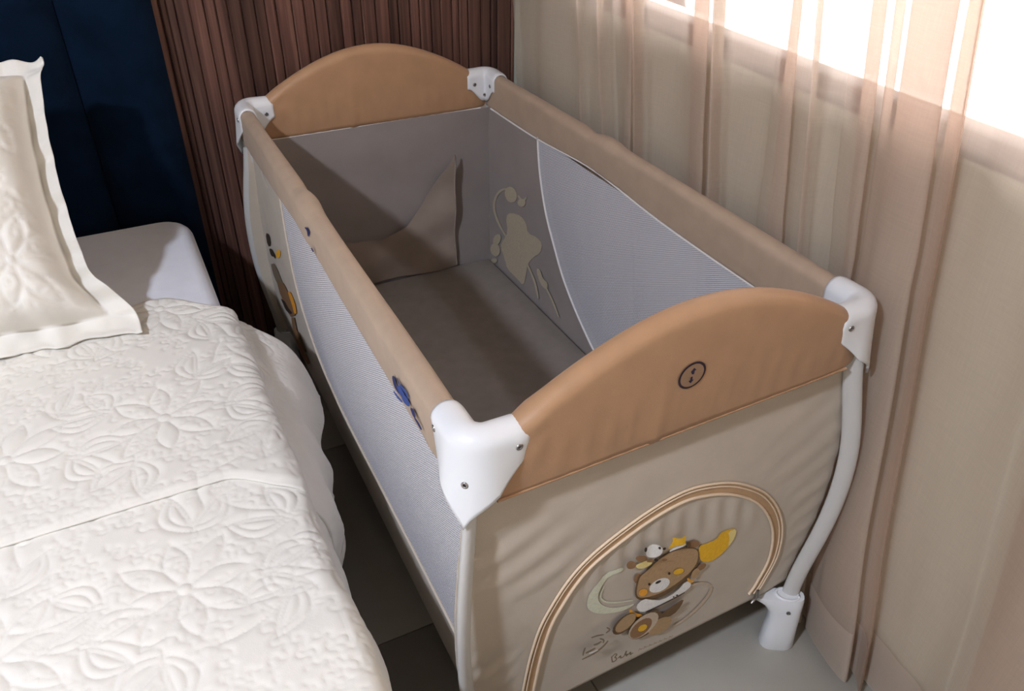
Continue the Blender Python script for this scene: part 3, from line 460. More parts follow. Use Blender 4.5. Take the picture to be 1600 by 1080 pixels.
# ---- quilting: stitched flowers, leaf pairs and meander; puffed cloth between stitch lines
def leaf_curve(c, ang, L_, w, n=18, bend=0.0):
    out = []
    for s in (1, -1):
        for i in range(n+1):
            t = i/n; x = L_*t; y = s*w*math.sin(math.pi*t)**.8+bend*L_*math.sin(math.pi*t)
            out.append((c[0]+x*math.cos(ang)-y*math.sin(ang), c[1]+x*math.sin(ang)+y*math.cos(ang)))
    return out
def quilt_points(x0, x1, y0, y1, seed, lat):
    r = random.Random(seed); strong = []; weak = []; solid = []
    dx, dy, ox, oy = lat
    for i in range(int((x1-x0)/dx)+3):
        for j in range(int((y1-y0)/dy)+3):
            c = (ox-(i-1)*dx+r.uniform(-.01, .01), oy+(j-1)*dy+r.uniform(-.012, .012))
            if not (x0-.15 < c[0] < x1+.15 and y0-.15 < c[1] < y1+.15): continue
            ph = r.uniform(0, 1)
            for k in range(8):
                a = ph+k*math.pi/4; L_ = .072 if k % 2 else .086
                strong += leaf_curve((c[0]+.010*math.cos(a), c[1]+.010*math.sin(a)), a, L_, .0165)
            strong += [(c[0]+.010*math.cos(q/6), c[1]+.010*math.sin(q/6)) for q in range(38)]
            solid.append((c, .095))
            for k in range(4):            # sprays of big leaves around each flower
                a = ph+.35+k*math.pi/2+r.uniform(-.25, .25); b = (c[0]+.098*math.cos(a), c[1]+.098*math.sin(a))
                for da, L_ in ((.55, .085), (-.5, .075)):
                    strong += leaf_curve(b, a+da, L_, .019, bend=.12*np.sign(da))
                    strong += leaf_curve((b[0]+.012*math.cos(a+da), b[1]+.012*math.sin(a+da)), a+da, L_*.72, .008, 12, bend=.1*np.sign(da))
                e = (b[0]+.11*math.cos(a), b[1]+.11*math.sin(a))
                strong += [(lerp(b[0], e[0], t/24)+.010*math.sin(t/5), lerp(b[1], e[1], t/24)+.010*math.cos(t/5)) for t in range(25)]
    # meander stitching in the background
    kd = kdtree.KDTree(max(1, len(strong)))
    for i, p in enumerate(strong): kd.insert((p[0], p[1], 0), i)
    kd.balance()
    for _ in range(int((x1-x0)*(y1-y0)*1000)):
        p = [r.uniform(x0, x1), r.uniform(y0, y1)]; a = r.uniform(0, 6.28); turn = r.choice((-1, 1))
        for s in range(26):
            if s % 6 == 0: turn = -turn
            a += turn*.55+r.uniform(-.15, .15); p = [p[0]+.0035*math.cos(a), p[1]+.0035*math.sin(a)]
            if kd.find((p[0], p[1], 0))[2] > .007: weak.append(tuple(p))
    return strong, weak
def kd_of(pts):
    kd = kdtree.KDTree(max(1, len(pts)))
    for i, p in enumerate(pts): kd.insert((p[0], p[1], 0), i)
    kd.balance(); return kd
def quilt_fn(x0, x1, y0, y1, seed, lat):
    s, w = quilt_points(x0, x1, y0, y1, seed, lat); ks, kw = kd_of(s), kd_of(w)
    def h(x, y):
        ds = ks.find((x, y, 0))[2]; dw = kw.find((x, y, 0))[2] if w else 1
        a = min(ds, .010)/.010; b = min(dw, .006)/.006
        return .0056*a**.42*(.52+.48*b**.5)
    return h

# coverlet: arc-length profile across the bed, hanging flap on the crib side
HEMY = np.array([-1.6,-.66,-.52,-.40,-.30,-.20,-.10,0.0,.08,.2]); HEMX = np.array([-.440,-.452,-.460,-.444,-.420,-.405,-.388,-.368,-.345,-.335])
QX0, QX1, QY0, QY1 = -1.02, -.24, -.92, .30
qf = quilt_fn(QX0, QX1, QY0, QY1, 3, (.225, .355, -.645, -.138))
fine_s = np.arange(0, .80, .0027)                     # arc length from hem up over the edge
def coverlet_profile(y, drop, hx, zt):
    """polyline from hem to bed centre in the x-z plane"""
    pts = [(hx, zt-drop), (lerp(hx, -.462, .45)+.004, zt-drop*.5), (-.468, zt-.040), (-.474, zt-.014), (-.490, zt-.002), (-.515, zt), (-.60, zt+.001), (-.8, zt+.002), (-1.1, zt+.001)]
    return catmull(pts, 10)
def resample(C, s):
    d = np.r_[0, np.cumsum(np.linalg.norm(np.diff(C, axis=0), axis=1))]
    return np.stack([np.interp(s, d, C[:, 0]), np.interp(s, d, C[:, 1])], 1), d
def layer(name, ya, yb, zt, parent, thick, headcurve, drop=.17, tail=None):
    ys = list(np.arange(max(ya, -.92), yb, .0027))+[yb]
    if ya < -.92: ys = list(np.linspace(ya, -.92, 10))[:-1]+ys
    s = fine_s; V = []
    xs_far = np.linspace(-1.16, -1.99, 10)
    ny = len(ys); nx = len(s)+len(xs_far)
    for y in ys:
        hx = float(np.interp(y, HEMY, HEMX))
        C = coverlet_profile(y, drop, hx, zt); P, d = resample(C, s)
        Q, _ = resample(C, s+.001)
        for k in range(len(s)):
            t = (Q[k]-P[k]); L_ = math.hypot(*t) or 1; nx_, nz = t[1]/L_, -t[0]/L_
            sx_ = -.475-(s[k]-drop*1.03)              # flattened x used for the quilting pattern
            edge_s = drop*1.03-s[k]                   # >0 on the hanging flap
            fl_ = max(0.0, min(1.0, edge_s/drop))
            yy = y
            if headcurve: 
                top = smoothstep(yb-.10, yb, y)
                yy = y-.13*fl_*smoothstep(yb-.35, yb, y)-top*headcurve(P[k][0])
            else: yy = y-.045*fl_*smoothstep(ya, ya+.04, y)*0
            if tail and y < ya+.10: yy += (1-(y-ya)/.10)*tail(P[k][0], fl_)
            px_ = P[k][0]+(float(np.interp(yy, HEMY, HEMX))-hx)*fl_
            hq = qf(sx_, yy) if (QX0 < sx_ < QX1 and QY0 < yy) else .003
            amp = (1 if fl_ <= 0.02 else max(.25, 1-1.6*fl_))
            rim = min(1, (y-ya)/.012+.1) if tail else 1
            rim2 = min(1, (yb-y)/.012+.1) if headcurve else 1
            hq = hq*amp*rim*rim2
            wav = .0025*math.sin(yy*19+s[k]*6)+.002*math.sin(yy*41+2)*fl_*3
            wav *= (1 if fl_ > 0 else .5)
            V.append((px_+nx_*(hq+wav), yy, P[k][1]+nz*(hq+wav)))
        for x in xs_far: V.append((x, y, zt))
    F = grid_faces(ny, nx)
    o = mk(name, V, F, M['quilt'], parent)
    so = o.modifiers.new('thickness', 'SOLIDIFY'); so.thickness = thick; so.offset = -1 if False else 1
    return o
cv = empty('coverlet', 'cream quilted coverlet with stitched flowers spread over the mattress', 'coverlet', (0, 0, 0))
seam_y = lambda x, fl_: (-.006 if x < -.6 else -.006-.06*smoothstep(-.58, -.47, x))-.03*fl_
layer('lower_layer', -1.30, -.20, .5055, cv, .003, None, .205)
up = layer('folded_layer', -.305, .262, .5135, cv, .004, lambda x: .075*smoothstep(-.60, -.48, x)+.02*smoothstep(-.62,-.68,x), .185, seam_y)

# ---- pillow in a flanged quilted sham, leaning on the headboard
pil = empty('pillow', 'plump cream pillow in a quilted flanged sham leaning on the navy headboard', 'pillow', (-1.02, .30, .52))
def pillow():
    # local: u across (x), v up the leaning plane; core half sizes and flange
    A, B, FLG = .295, .240, .038
    E1 = Vector((1, 0, 0)); up_ = Vector((0, .322, .405)).normalized(); nrm = Vector((0, -up_.z, up_.y))
    C0 = Vector((-1.013, .200, .536)) + up_*B
    us = list(np.arange(-A-FLG, A+FLG+.001, .0036)); vs__ = list(np.arange(-B-FLG, B+FLG+.001, .0036))
    qp = quilt_fn(-A, A, -B, B, 11, (.215, .27, .225, -.115))
    def shape(u, v, side):
        cu = max(-A, min(A, u)); cvv = max(-B, min(B, v)); a = cu/A; b = cvv/B
        puff = .108*((1-a**6)*(1-b**6))**.5*(1+.10*math.sin(3*u+1))
        fu = max(0, abs(u)-A)/FLG; fv = max(0, abs(v)-B)/FLG
        h = puff
        if side > 0:
            if abs(u) < A and abs(v) < B: h += qp(u, v)*2.0*min(1, (1-abs(a))*9, (1-abs(b))*9)
        off = h*side
        fl_ = max(fu, fv)
        ruff = (.005*math.sin((v if fu > fv else u)*60)+.004*math.sin((v if fu > fv else u)*133+1))*fl_+.004*math.sin((v if abs(a)>abs(b) else u)*95+2*math.sin(u*9+v*13))*smoothstep(.72,.97,max(abs(a),abs(b)))
        # sides of the core pull in where the filling is thick
        uu = u-.020*a*(1-b*b); vv = v-.018*b*(1-a*a)
        p = C0+E1*uu+up_*vv+nrm*(off+ruff+side*.0025*(1 if fl_ > 0 else 0)*(1-fl_*.6))
        # right-hand flange curls towards the viewer
        if u > A: p += nrm*.030*fu**1.0+E1*(-.006*fu)
        if v < -B:                        # bottom flange bends forward and lies on the bed
            t = fv; p += Vector((0, -.050*t, 0))+up_*(FLG*t*.92)-Vector((0, 0, .016*t))
        # lower right corner flops out over the coverlet
        k = smoothstep(A-.06, A+FLG, u)*smoothstep(-B+.10, -B-.02, v)
        p += Vector((.048*k, .004*k, .012*k*(1-k)*2-.004*k))
        # upper right corner stands up as a small ear
        k2 = smoothstep(A-.03, A+FLG, u)*smoothstep(B-.03, B+FLG, v)
        p += E1*(.010*k2)+up_*(-.020*k2)
        p.z = max(p.z, .5285+.002*side)
        return p-Vector(pil.location)
    V = [shape(u, v, 1) for u in us for v in vs__]; n1 = len(V); V += [shape(u, v, -1) for u in us for v in vs__]
    nu, nv = len(us), len(vs__)
    F = grid_faces(nu, nv)+[tuple(i+n1 for i in f) for f in grid_faces(nu, nv, flip=True)]
    for j in range(nv-1):
        F.append((j, j+1, n1+j+1, n1+j)); a = (nu-1)*nv; F.append((a+j+1, a+j, n1+a+j, n1+a+j+1))
    for i in range(nu-1):
        a, b = i*nv, (i+1)*nv; F.append((b, a, n1+a, n1+b)); a, b = i*nv+nv-1, (i+1)*nv+nv-1; F.append((a, b, n1+b, n1+a))
    mk('quilted_sham', V, F, M['quilt'], pil)
pillow()

# ================================================================== travel cot
HX, HY = .317, .629
CN = {(-1,-1):(-.316,-.638), (1,-1):(.341,-.620), (-1,1):(-.318,.652), (1,1):(.313,.645)}
def warp(x, y, z):
    u, v = x/HX, y/HY; X = Y = 0
    for (a, b), (cx, cy) in CN.items():
        w = (1+a*u)*(1+b*v)/4; X += w*cx; Y += w*cy
    return Vector((X, Y, z))
ZO = [0,.05,.10,.18,.28,.38,.46,.52,.60,.65,.76]; OO = [.022,.018,.016,.020,.031,.036,.033,.024,.007,.001,-.006]
def off(z): return float(np.interp(z, ZO, OO))
def fend(z): return .42*max(0, off(z))
def fside(z): return .22*max(0, off(z))
crib = empty('travel_cot', 'beige and cream folding travel cot with white corner caps beside the bed', 'cot', (0,0,0))

# curved painted legs + feet
for sx in (-1, 1):
    for sy in (-1, 1):
        d = Vector((sx*.7071, sy*.7071, 0)); pts = []
        zs = np.concatenate([np.linspace(.72, .08, 28)])
        for z in zs:
            o_ = float(np.interp(z, [.05,.1,.18,.28,.38,.46,.52,.6,.65,.76], [.021,.019,.022,.032,.037,.034,.025,.006,-.004,-.014]))
            p = Vector((sx*(HX-.017*smoothstep(.34, .08, z)), sy*HY, z))+d*o_; pts.append(p)
        # smooth the polyline
        for _ in range(3): pts = [pts[0]]+[(pts[i-1]+pts[i]*2+pts[i+1])/4 for i in range(1, len(pts)-1)]+[pts[-1]]
        lg = tube('leg', [warp(*p) for p in pts], .01, M['paint'], crib, 16, True, (d, .0150, .0085))
        # foot: moulded block with a bracket reaching in under the end panel
        u = Vector((-sx*.97, -sy*.0, 0)).normalized(); dd = Vector((sx*.84, sy*.55, 0)).normalized(); pp = Vector((-dd.y, dd.x, 0))
        base = Vector((sx*(HX-.027), sy*HY, 0))+d*.027
        secs = [(FZ,.031,.031,.021),(FZ+.004,.0325,.0325,.0225),(.02,.030,.030,.021),(.055,.029,.029,.0205),(.075,.033,.028,.020),(.092,.043,.028,.019),(.106,.060,.028,.017),(.113,.064,.027,.015)]
        V = []; n = 20
        for z, ain, aout, b in secs:
            for k in range(n):
                w = 2*math.pi*k/n; c, s_ = math.cos(w), math.sin(w)
                ex = math.copysign(abs(c)**.7, c); ey = math.copysign(abs(s_)**.7, s_)
                lx = (ain if ex < 0 else aout)*ex; ly = b*ey
                p = base+dd*max(lx, -.030)+pp*ly
                if lx < -.030: p += Vector((-sx, -sy*.55, 0))*(-lx-.030)
                V.append(warp(p.x, p.y, z))
        F = grid_faces(len(secs), n, False, True)+[tuple(range(n))[::-1], tuple(range((len(secs)-1)*n, len(secs)*n))]
        ft = sharp_by_angle(mk('foot', V, F, M['plastic'], crib), .9)
        # collar ring and screw
        pc = base+Vector((0,0,.108)); ring = []
        for k in range(17):
            w = 2*math.pi*k/16; q = base-d*.004+d*math.cos(w)*.021+Vector((-d.y, d.x, 0))*math.sin(w)*.014; ring.append(warp(q.x, q.y, .113))
        tube('collar', ring, .003, M['plastic'], ft, 8)
        sp = base+pp*.0205*(1 if (pp.y*sy) > 0 else -1); nn = (pp if (pp.y*sy) > 0 else -pp)
        A_ = warp(sp.x, sp.y, .086); tube('screw', [A_-nn*.003, A_+nn*.0012], .004, M['chrome'], ft, 10)

# side rails: padded sleeves over a tube
def sleeve_section(nt, hw, zb, zt, bulge=0.0):
    """closed ring: outer bottom, outer side, rounded top, inner side"""
    pts = []; r = hw
    for k in range(nt):
        t = k/nt
        if t < .32: f = t/.32; pts.append((hw*(.72+.28*math.sin(f*math.pi/2)), lerp(zb, zt-r, f)))
        elif t < .62: a = (t-.32)/.30*math.pi; pts.append((hw*math.cos(a), zt-r+r*math.sin(a)))
        elif t < .94: f = 1-(t-.62)/.32; pts.append((-hw*(.72+.28*math.sin(f*math.pi/2)), lerp(zb, zt-r, f)))
        else: f = (t-.94)/.06; pts.append((lerp(-hw*.72, hw*.72, f), zb-.003*math.sin(f*math.pi)))
    return pts
RX = .314
def rail_zt(y): return .7575+.004*(1-(y/.6)**2)+.006*math.exp(-((y-.06)/.035)**2)-.005*math.exp(-((y-.125)/.018)**2)
def rail_zb(y, sx): return .668+.018*math.exp(-((y-.10)/.18)**2)
for sx in (-1, 1):
    ny, nt = 81, 44; V = []
    for i in range(ny):
        y = lerp(-.616, .616, i/(ny-1)); hw = .0168+.0012*math.sin(y*11)+.003*math.exp(-((y-.06)/.04)**2)
        for k, (o_, z) in enumerate(sleeve_section(nt, hw, rail_zb(y, sx), rail_zt(y))):
            wr = .0011*math.sin(y*95+z*60)*math.exp(-((z-.70)/.03)**2)+.0016*math.sin(y*160)*math.exp(-((abs(y)-.52)/.05)**2)*smoothstep(.755,.72,z)
            V.append(warp(sx*(RX+o_+math.copysign(wr, o_)), y, z))
    F = grid_faces(ny, nt, False, True, flip=sx > 0)+[tuple(range(nt)), tuple(range((ny-1)*nt, ny*nt))]
    rl = mk('padded_side_rail', V, F, M['rail'], crib)
    if sx < 0:
        def railfn(y, z, o_): return warp(-(RX+.0172+.0012*math.sin(y*11)+.0005)-o_+max(0,(z-.737))*.5*0, y, z)
        print_mesh('rail_logo', [q for q in RAIL_LOGO if q[1][0][0] < -2000], railfn, rl, base=.0012, maxlen=.006)
        print_mesh('small_rail_mark', [q for q in RAIL_LOGO if q[1][0][0] >= -2000], railfn, rl, base=.0012, maxlen=.006)
    tube('bottom_seam', [warp(sx*(RX-.012), lerp(-.59,.59,i/60), rail_zb(lerp(-.59,.59,i/60), sx)-.001) for i in range(61)], .0022, M['white_piping'], rl, 6)

# arched end panels
EY = .627
def arch_zt(x): return .742+.112*max(0, math.cos(math.pi*x/.61))**1.05
def end_panel(sy):
    nx, nt = 71, 48; V = []; zb0 = .653 if sy < 0 else .664
    for i in range(nx):
        x = lerp(-.304, .304, i/(nx-1)); e = 1-abs(x/.304)**10
        hw = .009+.0095*e**.5
        zt = arch_zt(x)-.02*(1-e); zb = zb0+.006*(1-e)
        for o_, z in sleeve_section(nt, hw, zb, zt):
            f = (z-zb)/(zt-zb)
            wr = .0019*math.sin(x*120+2*math.sin(x*17))*math.exp(-((f-.25)/.22)**2)+.0022*math.exp(-((x+.235)/.012)**2)*math.sin(f*9)-.003*math.exp(-((x+.06-.01*f)/.008)**2)*(1-f)+.002*math.exp(-((x-.07)/.012)**2)*f*(1-f)*2
            wr *= e
            V.append(warp(x, sy*(EY+o_+math.copysign(wr, o_)), z))
    F = grid_faces(nx, nt, False, True, flip=sy < 0)+[tuple(range(nt)), tuple(range((nx-1)*nt, nx*nt))]
    pn = mk('arched_end_panel', V, F, M['satin'], crib)
    tube('bottom_seam', [warp(lerp(-.285,.285,i/40), sy*(EY+.0125*(1 if sy < 0 else -1)), zb0-.0005) for i in range(41)], .0024, M['satin'] if sy < 0 else M['white_piping'], pn, 6)
    return pn
ep_front = end_panel(-1); ep_far = end_panel(1)
# round emblem with two small arrows printed on the near panel
def emb():
    cx, cz = -.017, .7535; R = .0212; dat = []
    ringo = [(cx+R*math.cos(a), cz+R*math.sin(a)) for a in np.linspace(0, 2*math.pi, 33)[:-1]]
    T = lambda P: [(int(round(x*1e4)), int(round(z*1e4))) for x, z in P]
    dat.append(((50,38,48), T(ringo), 0))
    dat.append(((150,122,98), T([(cx+(R-.0032)*math.cos(a), cz+(R-.0032)*math.sin(a)) for a in np.linspace(0, 2*math.pi, 33)[:-1]]), 0))
    for s, c in ((1, cz+.0068), (-1, cz-.0068)):
        q = [(-.0016,-.005),(.0016,-.005),(.0016,.0005),(.0042,.0005),(0,.0055),(-.0042,.0005),(-.0016,.0005)]
        dat.append(((48,42,70), T([(cx+.0008*s+x, c+s*z) for x, z in q]), 0))
    # surface of the panel at (x, z)
    def fn(x, z, o_):
        e = 1-abs(x/.304)**10; hw = .009+.0095*e**.5; zt = arch_zt(x); f = min(1, max(0, (z-.653)/(zt-hw-.653)))
        return warp(x, -(EY+hw*(.72+.28*math.sin(f*math.pi/2)))-o_-.0012, z)
    print_mesh('round_emblem', dat, fn, ep_front, maxlen=.008)
emb()

# lower fabric end panels (outside cream, inside grey lining)
def arch_r(x, z):  # signed measure of the zipped arch on the near panel: <1 inside
    dx = (end_x(z, x)*1.0363+.0125-.030)/.264; dz = (z-.17)/.335
    return (abs(dx)**2.3+abs(max(dz, 0))**2.3)**(1/2.3)
def front_w(x, z):
    r = arch_r(x, z)
    lw = smoothstep(.0, -.2, x)*smoothstep(1.02, 1.15, r)*smoothstep(.63, .55, z)
    w = .0016*math.sin((z-x*.42)*118+1.6*math.sin(x*14+z*9))*lw*(.45+.55*math.sin(x*17+z*23))
    uw = smoothstep(.60, .80, r)*smoothstep(.93, .86, r)*smoothstep(.33, .42, z)
    w += .0018*math.sin(x*190+z*25)*uw
    rw = smoothstep(1.03, 1.12, r)*smoothstep(.12, .25, x)
    w += .0006*math.sin((z*.95-x*.5)*120)*rw
    return w
def end_x(z, x): return x*(HX+.003+.72*max(0, off(z))-.014*smoothstep(.34,.08,z))/.311
def front_fn(x, z, o_=0):
    return warp(end_x(z, x), -(.6175+fend(z)+o_+front_w(x, z)), z)
def front_at(xw, z, o_=0):      # same cloth, addressed by true x
    return front_fn(((xw-.0125)/1.0363)/end_x(z, 1.0), z, o_)
def end_sheet(name, sy, zlo, zhi, fn, m, nx=120, nz=90, cut=True):
    V = []
    for i in range(nx):
        x = lerp(-.311, .311, i/(nx-1))
        zl = zlo+(.008*smoothstep(.255, .30, abs(x)) if cut else 0)
        for j in range(nz): V.append(fn(x, lerp(zl, zhi, j/(nz-1))))
    return mk(name, V, grid_faces(nx, nz, flip=sy > 0), m, crib)
fp = end_sheet('front_fabric_panel', -1, .118, .664, front_fn, M['cream'])
so = fp.modifiers.new('thickness', 'SOLIDIFY'); so.thickness = .002; so.offset = -1
bp_ = end_sheet('back_fabric_panel', 1, .118, .672, lambda x, z: warp(end_x(z, x), .6175+fend(z), z), M['cream'], 30, 20)
end_sheet('front_lining', -1, .20, .66, lambda x, z: warp(x*.96, -.606, z), M['lining'], 20, 10, False)
def far_w(x, z): return .0016*math.sin(x*14+z*9)+.0012*math.sin(z*40+x*11)
def far_fn(x, z, o_=0): return warp(x*.985, .606-o_+far_w(x, z), z)
fl_in = end_sheet('far_lining', 1, .20, .667, far_fn, M['lining'], 60, 40, False)
# light coming through the cloth, put in as a tan sheet on the far lining
light_patch = [(.196,.563),(.190,.40),(.199,.226),(.06,.226),(-.09,.226),(-.20,.226),(-.285,.30),(-.29,.44),(-.285,.535),(-.262,.535),(-.25,.47),(-.19,.40),(-.10,.36),(-.02,.35),(.05,.38),(.10,.43),(.15,.51)]
def light_patch_fn(x, z, o_=0):
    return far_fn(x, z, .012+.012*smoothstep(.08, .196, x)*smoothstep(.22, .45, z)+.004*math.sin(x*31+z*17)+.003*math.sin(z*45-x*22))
fo = poly_surf('inner_light_patch', light_patch, light_patch_fn, M['light_patch'], crib, .02)
tube('light_patch_edge', [light_patch_fn(.196-.004*math.sin(t/14*3), lerp(.562, .228, t/14)) for t in range(15)], .0022, M['light_patch'], fo, 6)  # raised edge drawn along the painted light patch

# zipped arch on the near panel: caramel band between cream pipings
ARC = [(-.236,.135),(-.233,.20),(-.222,.296),(-.199,.375),(-.145,.450),(-.060,.493),(.02,.512),(.082,.505),(.150,.476),(.219,.418),(.270,.33),(.288,.235),(.275,.165),(.262,.137)]
def arc_offset(P, d):
    P = catmull(P, 8); out = []
    for i in range(len(P)):
        t = P[min(i+1, len(P)-1)]-P[max(i-1, 0)]; t = t/np.linalg.norm(t); out.append((P[i][0]+t[1]*d, P[i][1]-t[0]*d))
    return out
A0 = arc_offset(ARC, 0); A1 = arc_offset(ARC, .0065); A2 = arc_offset(ARC, .021)
nb = len(A0); V = []
for i in range(nb):
    for q in range(4):
        f = q/3; x = lerp(A0[i][0], A2[i][0], f); z = lerp(A0[i][1], A2[i][1], f); V.append(front_at(x, z, .0016))
band = mk('zip_band', V, grid_faces(nb, 4), M['band'], fp)
for A_, r_ in ((A0, .0022), (A1, .0016), (A2, .0026)):
    tube('piping', [front_at(x, z, .0026) for x, z in A_], r_, M['piping'], fp, 6)
zp = front_at(.262, .150, .005); tube('zip_pull', [zp, zp+Vector((-.003,-.003,-.012)), zp+Vector((-.010,-.002,-.030))], [.003,.0045,.002], M['chrome'], fp, 8)
print_mesh('teddy_bear_print', FRONT_PRINT, front_at, fp, base=.0012, gain=1.6)

# long sides: solid cloth at the far end and along the bottom, netting window elsewhere
LB = [(-.605,.315),(-.45,.318),(-.25,.316),(-.06,.314),(.06,.322),(.165,.352),(.235,.40),(.285,.455),(.318,.53),(.338,.61),(.345,.684)]
RB = [(-.605,.205),(-.40,.205),(-.18,.206),(-.06,.215),(.03,.240),(.095,.280),(.15,.322),(.20,.37),(.245,.43),(.285,.49),(.312,.55),(.330,.61),(.341,.676)]
for sx, BB in ((-1, LB), (1, RB)):
    cur = [tuple(p) for p in catmull(BB, 6)]
    zlo = .200 if sx < 0 else .19
    zhi = cur[-1][1]; solid = cur+[(.608,zhi),(.608,zlo)]+[(lerp(.608,-.605,t/20), zlo) for t in range(1, 20)]+[(-.605,zlo)]
    net = cur+[(lerp(cur[-1][0],-.605,t/16), zhi) for t in range(1, 16)]+[(-.605,zhi)]
    sg = 0.0
    def sfn(y, z, o_, sx=sx): return warp(sx*(.311+fside(z)+o_), y*(HY-.011+.42*max(0, off(z)))/.608 if abs(y) > .5 else y, z)
    def lfn(y, z, o_, sx=sx): return warp(sx*(.303-o_), y*.997, max(z, .205))
    pnl = poly_surf('side_fabric_panel', solid, sfn, M['cream'], crib, .05)
    poly_surf('side_lining', solid, lfn, M['lining'], crib, .05)
    poly_surf('mesh_window', net, (lambda y, z, o_, f=sfn: f(y, z, -.001)) if sx < 0 else (lambda y, z, o_, f=lfn: f(y, z, .0005)), M['netting'], crib, .05)
    f2 = sfn if sx < 0 else (lambda y, z, o_, f=lfn: f(y, z, .002))
    tube('seam_piping', [f2(y, z, .001) for y, z in cur], .0028, M['white_piping'] if sx > 0 else M['cream'], pnl, 6)
    if sx < 0: print_mesh('bear_print', SIDE_PRINT, sfn, pnl, base=.0012, gain=1.4)
    else: print_mesh('bear_silhouette', SILHOUETTE_PRINT, lambda y, z, o_, f=lfn: f(y, z, o_), pnl, base=.0015, extra=(.44,.385,.285,1))

# padded base board inside
def base_board():
    bm = bmesh.new(); bmesh.ops.create_cube(bm, size=1)
    for v in bm.verts: v.co = Vector((v.co.x*.594, v.co.y*1.196, .2095+v.co.z*.025))
    bmesh.ops.bevel(bm, geom=bm.edges[:], offset=.007, segments=3, profile=.5, affect='EDGES')
    bmesh.ops.subdivide_edges(bm, edges=[e for e in bm.edges if e.calc_length() > .3], cuts=12, use_grid_fill=True)
    for v in bm.verts: v.co = warp(v.co.x, v.co.y, v.co.z+(.0012*math.sin(v.co.y*9+v.co.x*13) if v.co.z > .21 else 0))
    me = bpy.data.meshes.new('padded_base'); bm.to_mesh(me); bm.free(); return link('padded_base', me, M['mattress_grey'], crib)
base_board()

# white moulded corner caps
def corner_cap(sx, sy):
    XRR, YRR, R, ARM = .3145, .6265, .026, .071
    r0, zc = .0212, .7440
    path = []
    for k in range(9): path.append(((XRR, lerp(HY-ARM, YRR-R, k/9)), (1, 0)))
    for k in range(13):
        a = math.pi/2*k/12; path.append(((XRR-R+R*math.cos(a), YRR-R+R*math.sin(a)), (math.cos(a), math.sin(a))))
    for k in range(1, 10): path.append(((lerp(XRR-R, HX-ARM, k/9), YRR), (0, 1)))
    n = len(path); nt = 30; V = []
    d = [0]
    for i in range(1, n): d.append(d[-1]+math.hypot(path[i][0][0]-path[i-1][0][0], path[i][0][1]-path[i-1][0][1]))
    mid = d[-1]/2
    def pt(i, t):
        (px_, py_), (nx_, ny_) = path[i]; s_ = abs(d[i]-mid)/mid
        ends = smoothstep(.86, 1.0, s_)
        rr = r0-.002*ends
        zin = .684+.034*smoothstep(.3, .95, s_); zout = .628+.088*s_**.58+.004*ends
        if t < .2: f = t/.2; o_, z = -rr, lerp(zin, zc, f)
        elif t < .55:
            a = math.pi*(1-(t-.2)/.35); o_, z = rr*math.cos(a), zc+rr*.95*math.sin(a)
        else:
            f = (t-.55)/.45; z = lerp(zc, zout, f); o_ = rr+.015*(1-s_)**1.5*f**1.2-.004*s_*f
        z += .002*(1-s_)
        return Vector((px_+nx_*o_, py_+ny_*o_, z))
    V = [pt(i, k/(nt-1)) for i in range(n) for k in range(nt)]
    W_ = [warp(sx*v.x, sy*v.y, v.z) for v in V]
    F = grid_faces(n, nt, flip=(sx*sy > 0))
    cp = mk('corner_cap', W_, F, M['plastic'], crib)
    md = cp.modifiers.new('thickness', 'SOLIDIFY'); md.thickness = .0035; md.offset = -1
    # screws: one on each arm and one near the tip, outside and inside
    for i, t in ((3, .63), (n-4, .63), (n//2, .74), (4, .12), (n-5, .12), (n//2, .05)):
        a, b, c = pt(i, t), pt(i, t+.02), pt(min(i+1, n-1), t)
        nn = (b-a).cross(c-a).normalized(); (qx, qy), (ux, uy) = path[i]
        outw = Vector((ux, uy, 0)) if t > .5 else Vector((-ux, -uy, 0))
        if nn.dot(outw) < 0: nn = -nn
        P0 = warp(sx*(a.x-nn.x*.002), sy*(a.y-nn.y*.002), a.z-nn.z*.002); N_ = Vector((sx*nn.x, sy*nn.y, nn.z))
        ref = Vector((0,0,1)); e1 = ref.cross(N_).normalized(); e2 = N_.cross(e1)
        Vv = []; m_ = 12
        for rad, h in ((.0048,0),(.0048,.0028),(.0040,.0034),(.0022,.0034),(.0014,.0022)):
            for k in range(m_):
                w = 2*math.pi*k/m_; Vv.append(P0+e1*math.cos(w)*rad+e2*math.sin(w)*rad+N_*h)
        Ff = grid_faces(5, m_, False, True)+[tuple(range(4*m_, 5*m_))]
        mk('screw', Vv, Ff, M['chrome'], cp)
for sx in (-1, 1):
    for sy in (-1, 1): corner_cap(sx, sy)

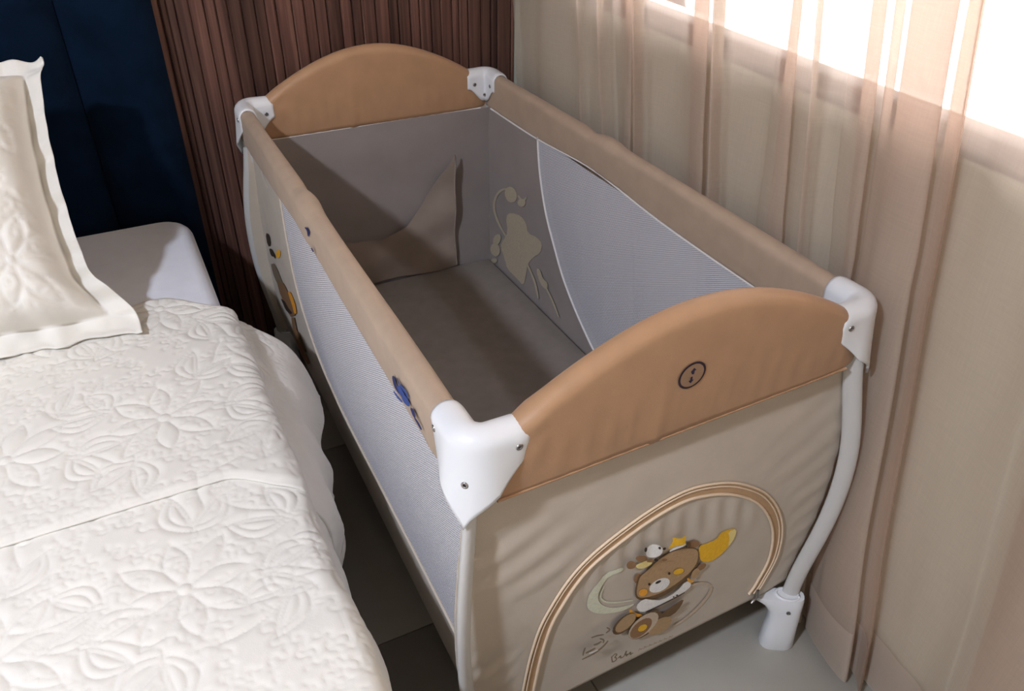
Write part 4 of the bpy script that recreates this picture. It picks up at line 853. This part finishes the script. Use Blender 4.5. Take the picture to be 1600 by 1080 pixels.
# ================================================================== sheer curtains in front of the window
def curtain(name, label, ctrl, lean, ztop=2.44, zbot=-.010, seed=0, hemh=.115):
    """ctrl: plan-view polyline (y, x) at z=.95; folds drift sideways with height"""
    root = empty(name, label, 'curtain', (.40, ctrl[0][0], ztop))
    C = catmull(ctrl, 6); n = len(C); nz = 60; r = random.Random(seed)
    ph = [r.uniform(0, 6) for _ in range(6)]
    def P(i, z, push=0):
        y, x = C[i]; q = z-.95
        yy = y+lean(y)*q+.006*math.sin(z*3.1+y*23+ph[0])
        k = 1-.25*smoothstep(1.0, 2.4, z)
        xx = .398+(x-.398)*k+.004*math.sin(z*4.0+y*31+ph[1])+.0025*math.sin(z*9+y*47+ph[2])
        if z < .8: xx += .003*math.sin(z*13+y*19)
        xx = min(xx, .4245)
        # the cot's rail and leg hold the cloth back
        if -.70 < yy < .70: xx = max(xx, .3650 if z > .55 else .3735)
        return Vector((xx-push, yy, z))-Vector(root.location)
    zs = np.r_[np.linspace(zbot, .5, 24), np.linspace(.5, ztop, nz-24+1)[1:]]
    V = [P(i, z) for i in range(n) for z in zs]
    mk('sheer_cloth', V, grid_faces(n, len(zs)), M['sheer'], root)
    zh = np.linspace(zbot-.004, zbot+hemh, 8)
    mk('hem', [P(i, z, .0018) for i in range(n) for z in zh], grid_faces(n, len(zh)), M['hem'], root)
    return root
def spike(y, dpt=.020, w=.008): return [(y+w*1.6, .398), (y+w*.5, .398-dpt), (y, .398-dpt*1.15), (y-w*.5, .398-dpt), (y-w*1.6, .400)]
def sband(a, b, x=.398, dx=.010):   # cloth doubles back: three layers between a and b
    return [(a+.02, x), (lerp(a,b,.5), x-dx*1.2), (b+.004, x-dx*1.3), (b, x-dx*.6), (lerp(a,b,.5), x), (a-.003, x+dx*.4), (a, x+dx), (lerp(a,b,.5), x+dx*1.2), (b-.02, x+dx*.5)]
c1 = [(.70, .408), (.62, .400), (.53, .390), (.46, .388), (.40, .404)]+spike(.335, .016, .010)+[(.285,.402)]+spike(.225, .022, .010)+sband(.172,.125)+spike(.088, .030, .004)+[(.03,.408)]+sband(-.048,-.113, .404)+spike(-.162,.030,.004)+[(-.20,.404),(-.25,.410)]+sband(-.292,-.338,.404,.008)+spike(-.392,.020,.006)+[(-.425,.408)]+sband(-.452,-.487,.404)+sband(-.520,-.612,.398,.015)+[(-.640,.392),(-.648,.384)]
c2 = [(-.668,.419),(-.70,.412),(-.75,.404),(-.80,.392)]+sband(-.838,-.930,.392,.014)+[(-.99,.402),(-1.08,.408),(-1.16,.400)]+sband(-1.24,-1.31)+spike(-1.45,.022)+[(-1.55,.40)]+sband(-1.66,-1.74)+[(-1.85,.405),(-1.95,.398),(-2.05,.40)]
curtain('curtain', 'cream pink floor-length sheer curtain hanging in folds over the bright window', c1+[(-.628,.402),(-.606,.414),(-.612,.4205),(-.64,.421)]+c2, lambda y: .16, seed=1)
rod = tube('curtain_rod', [(.398, .72, 2.462), (.398, -2.1, 2.462)], .012, M['lampmetal'], None, 12)
tag(rod, 'white rod carrying the sheer curtain above the window', 'curtain rod')
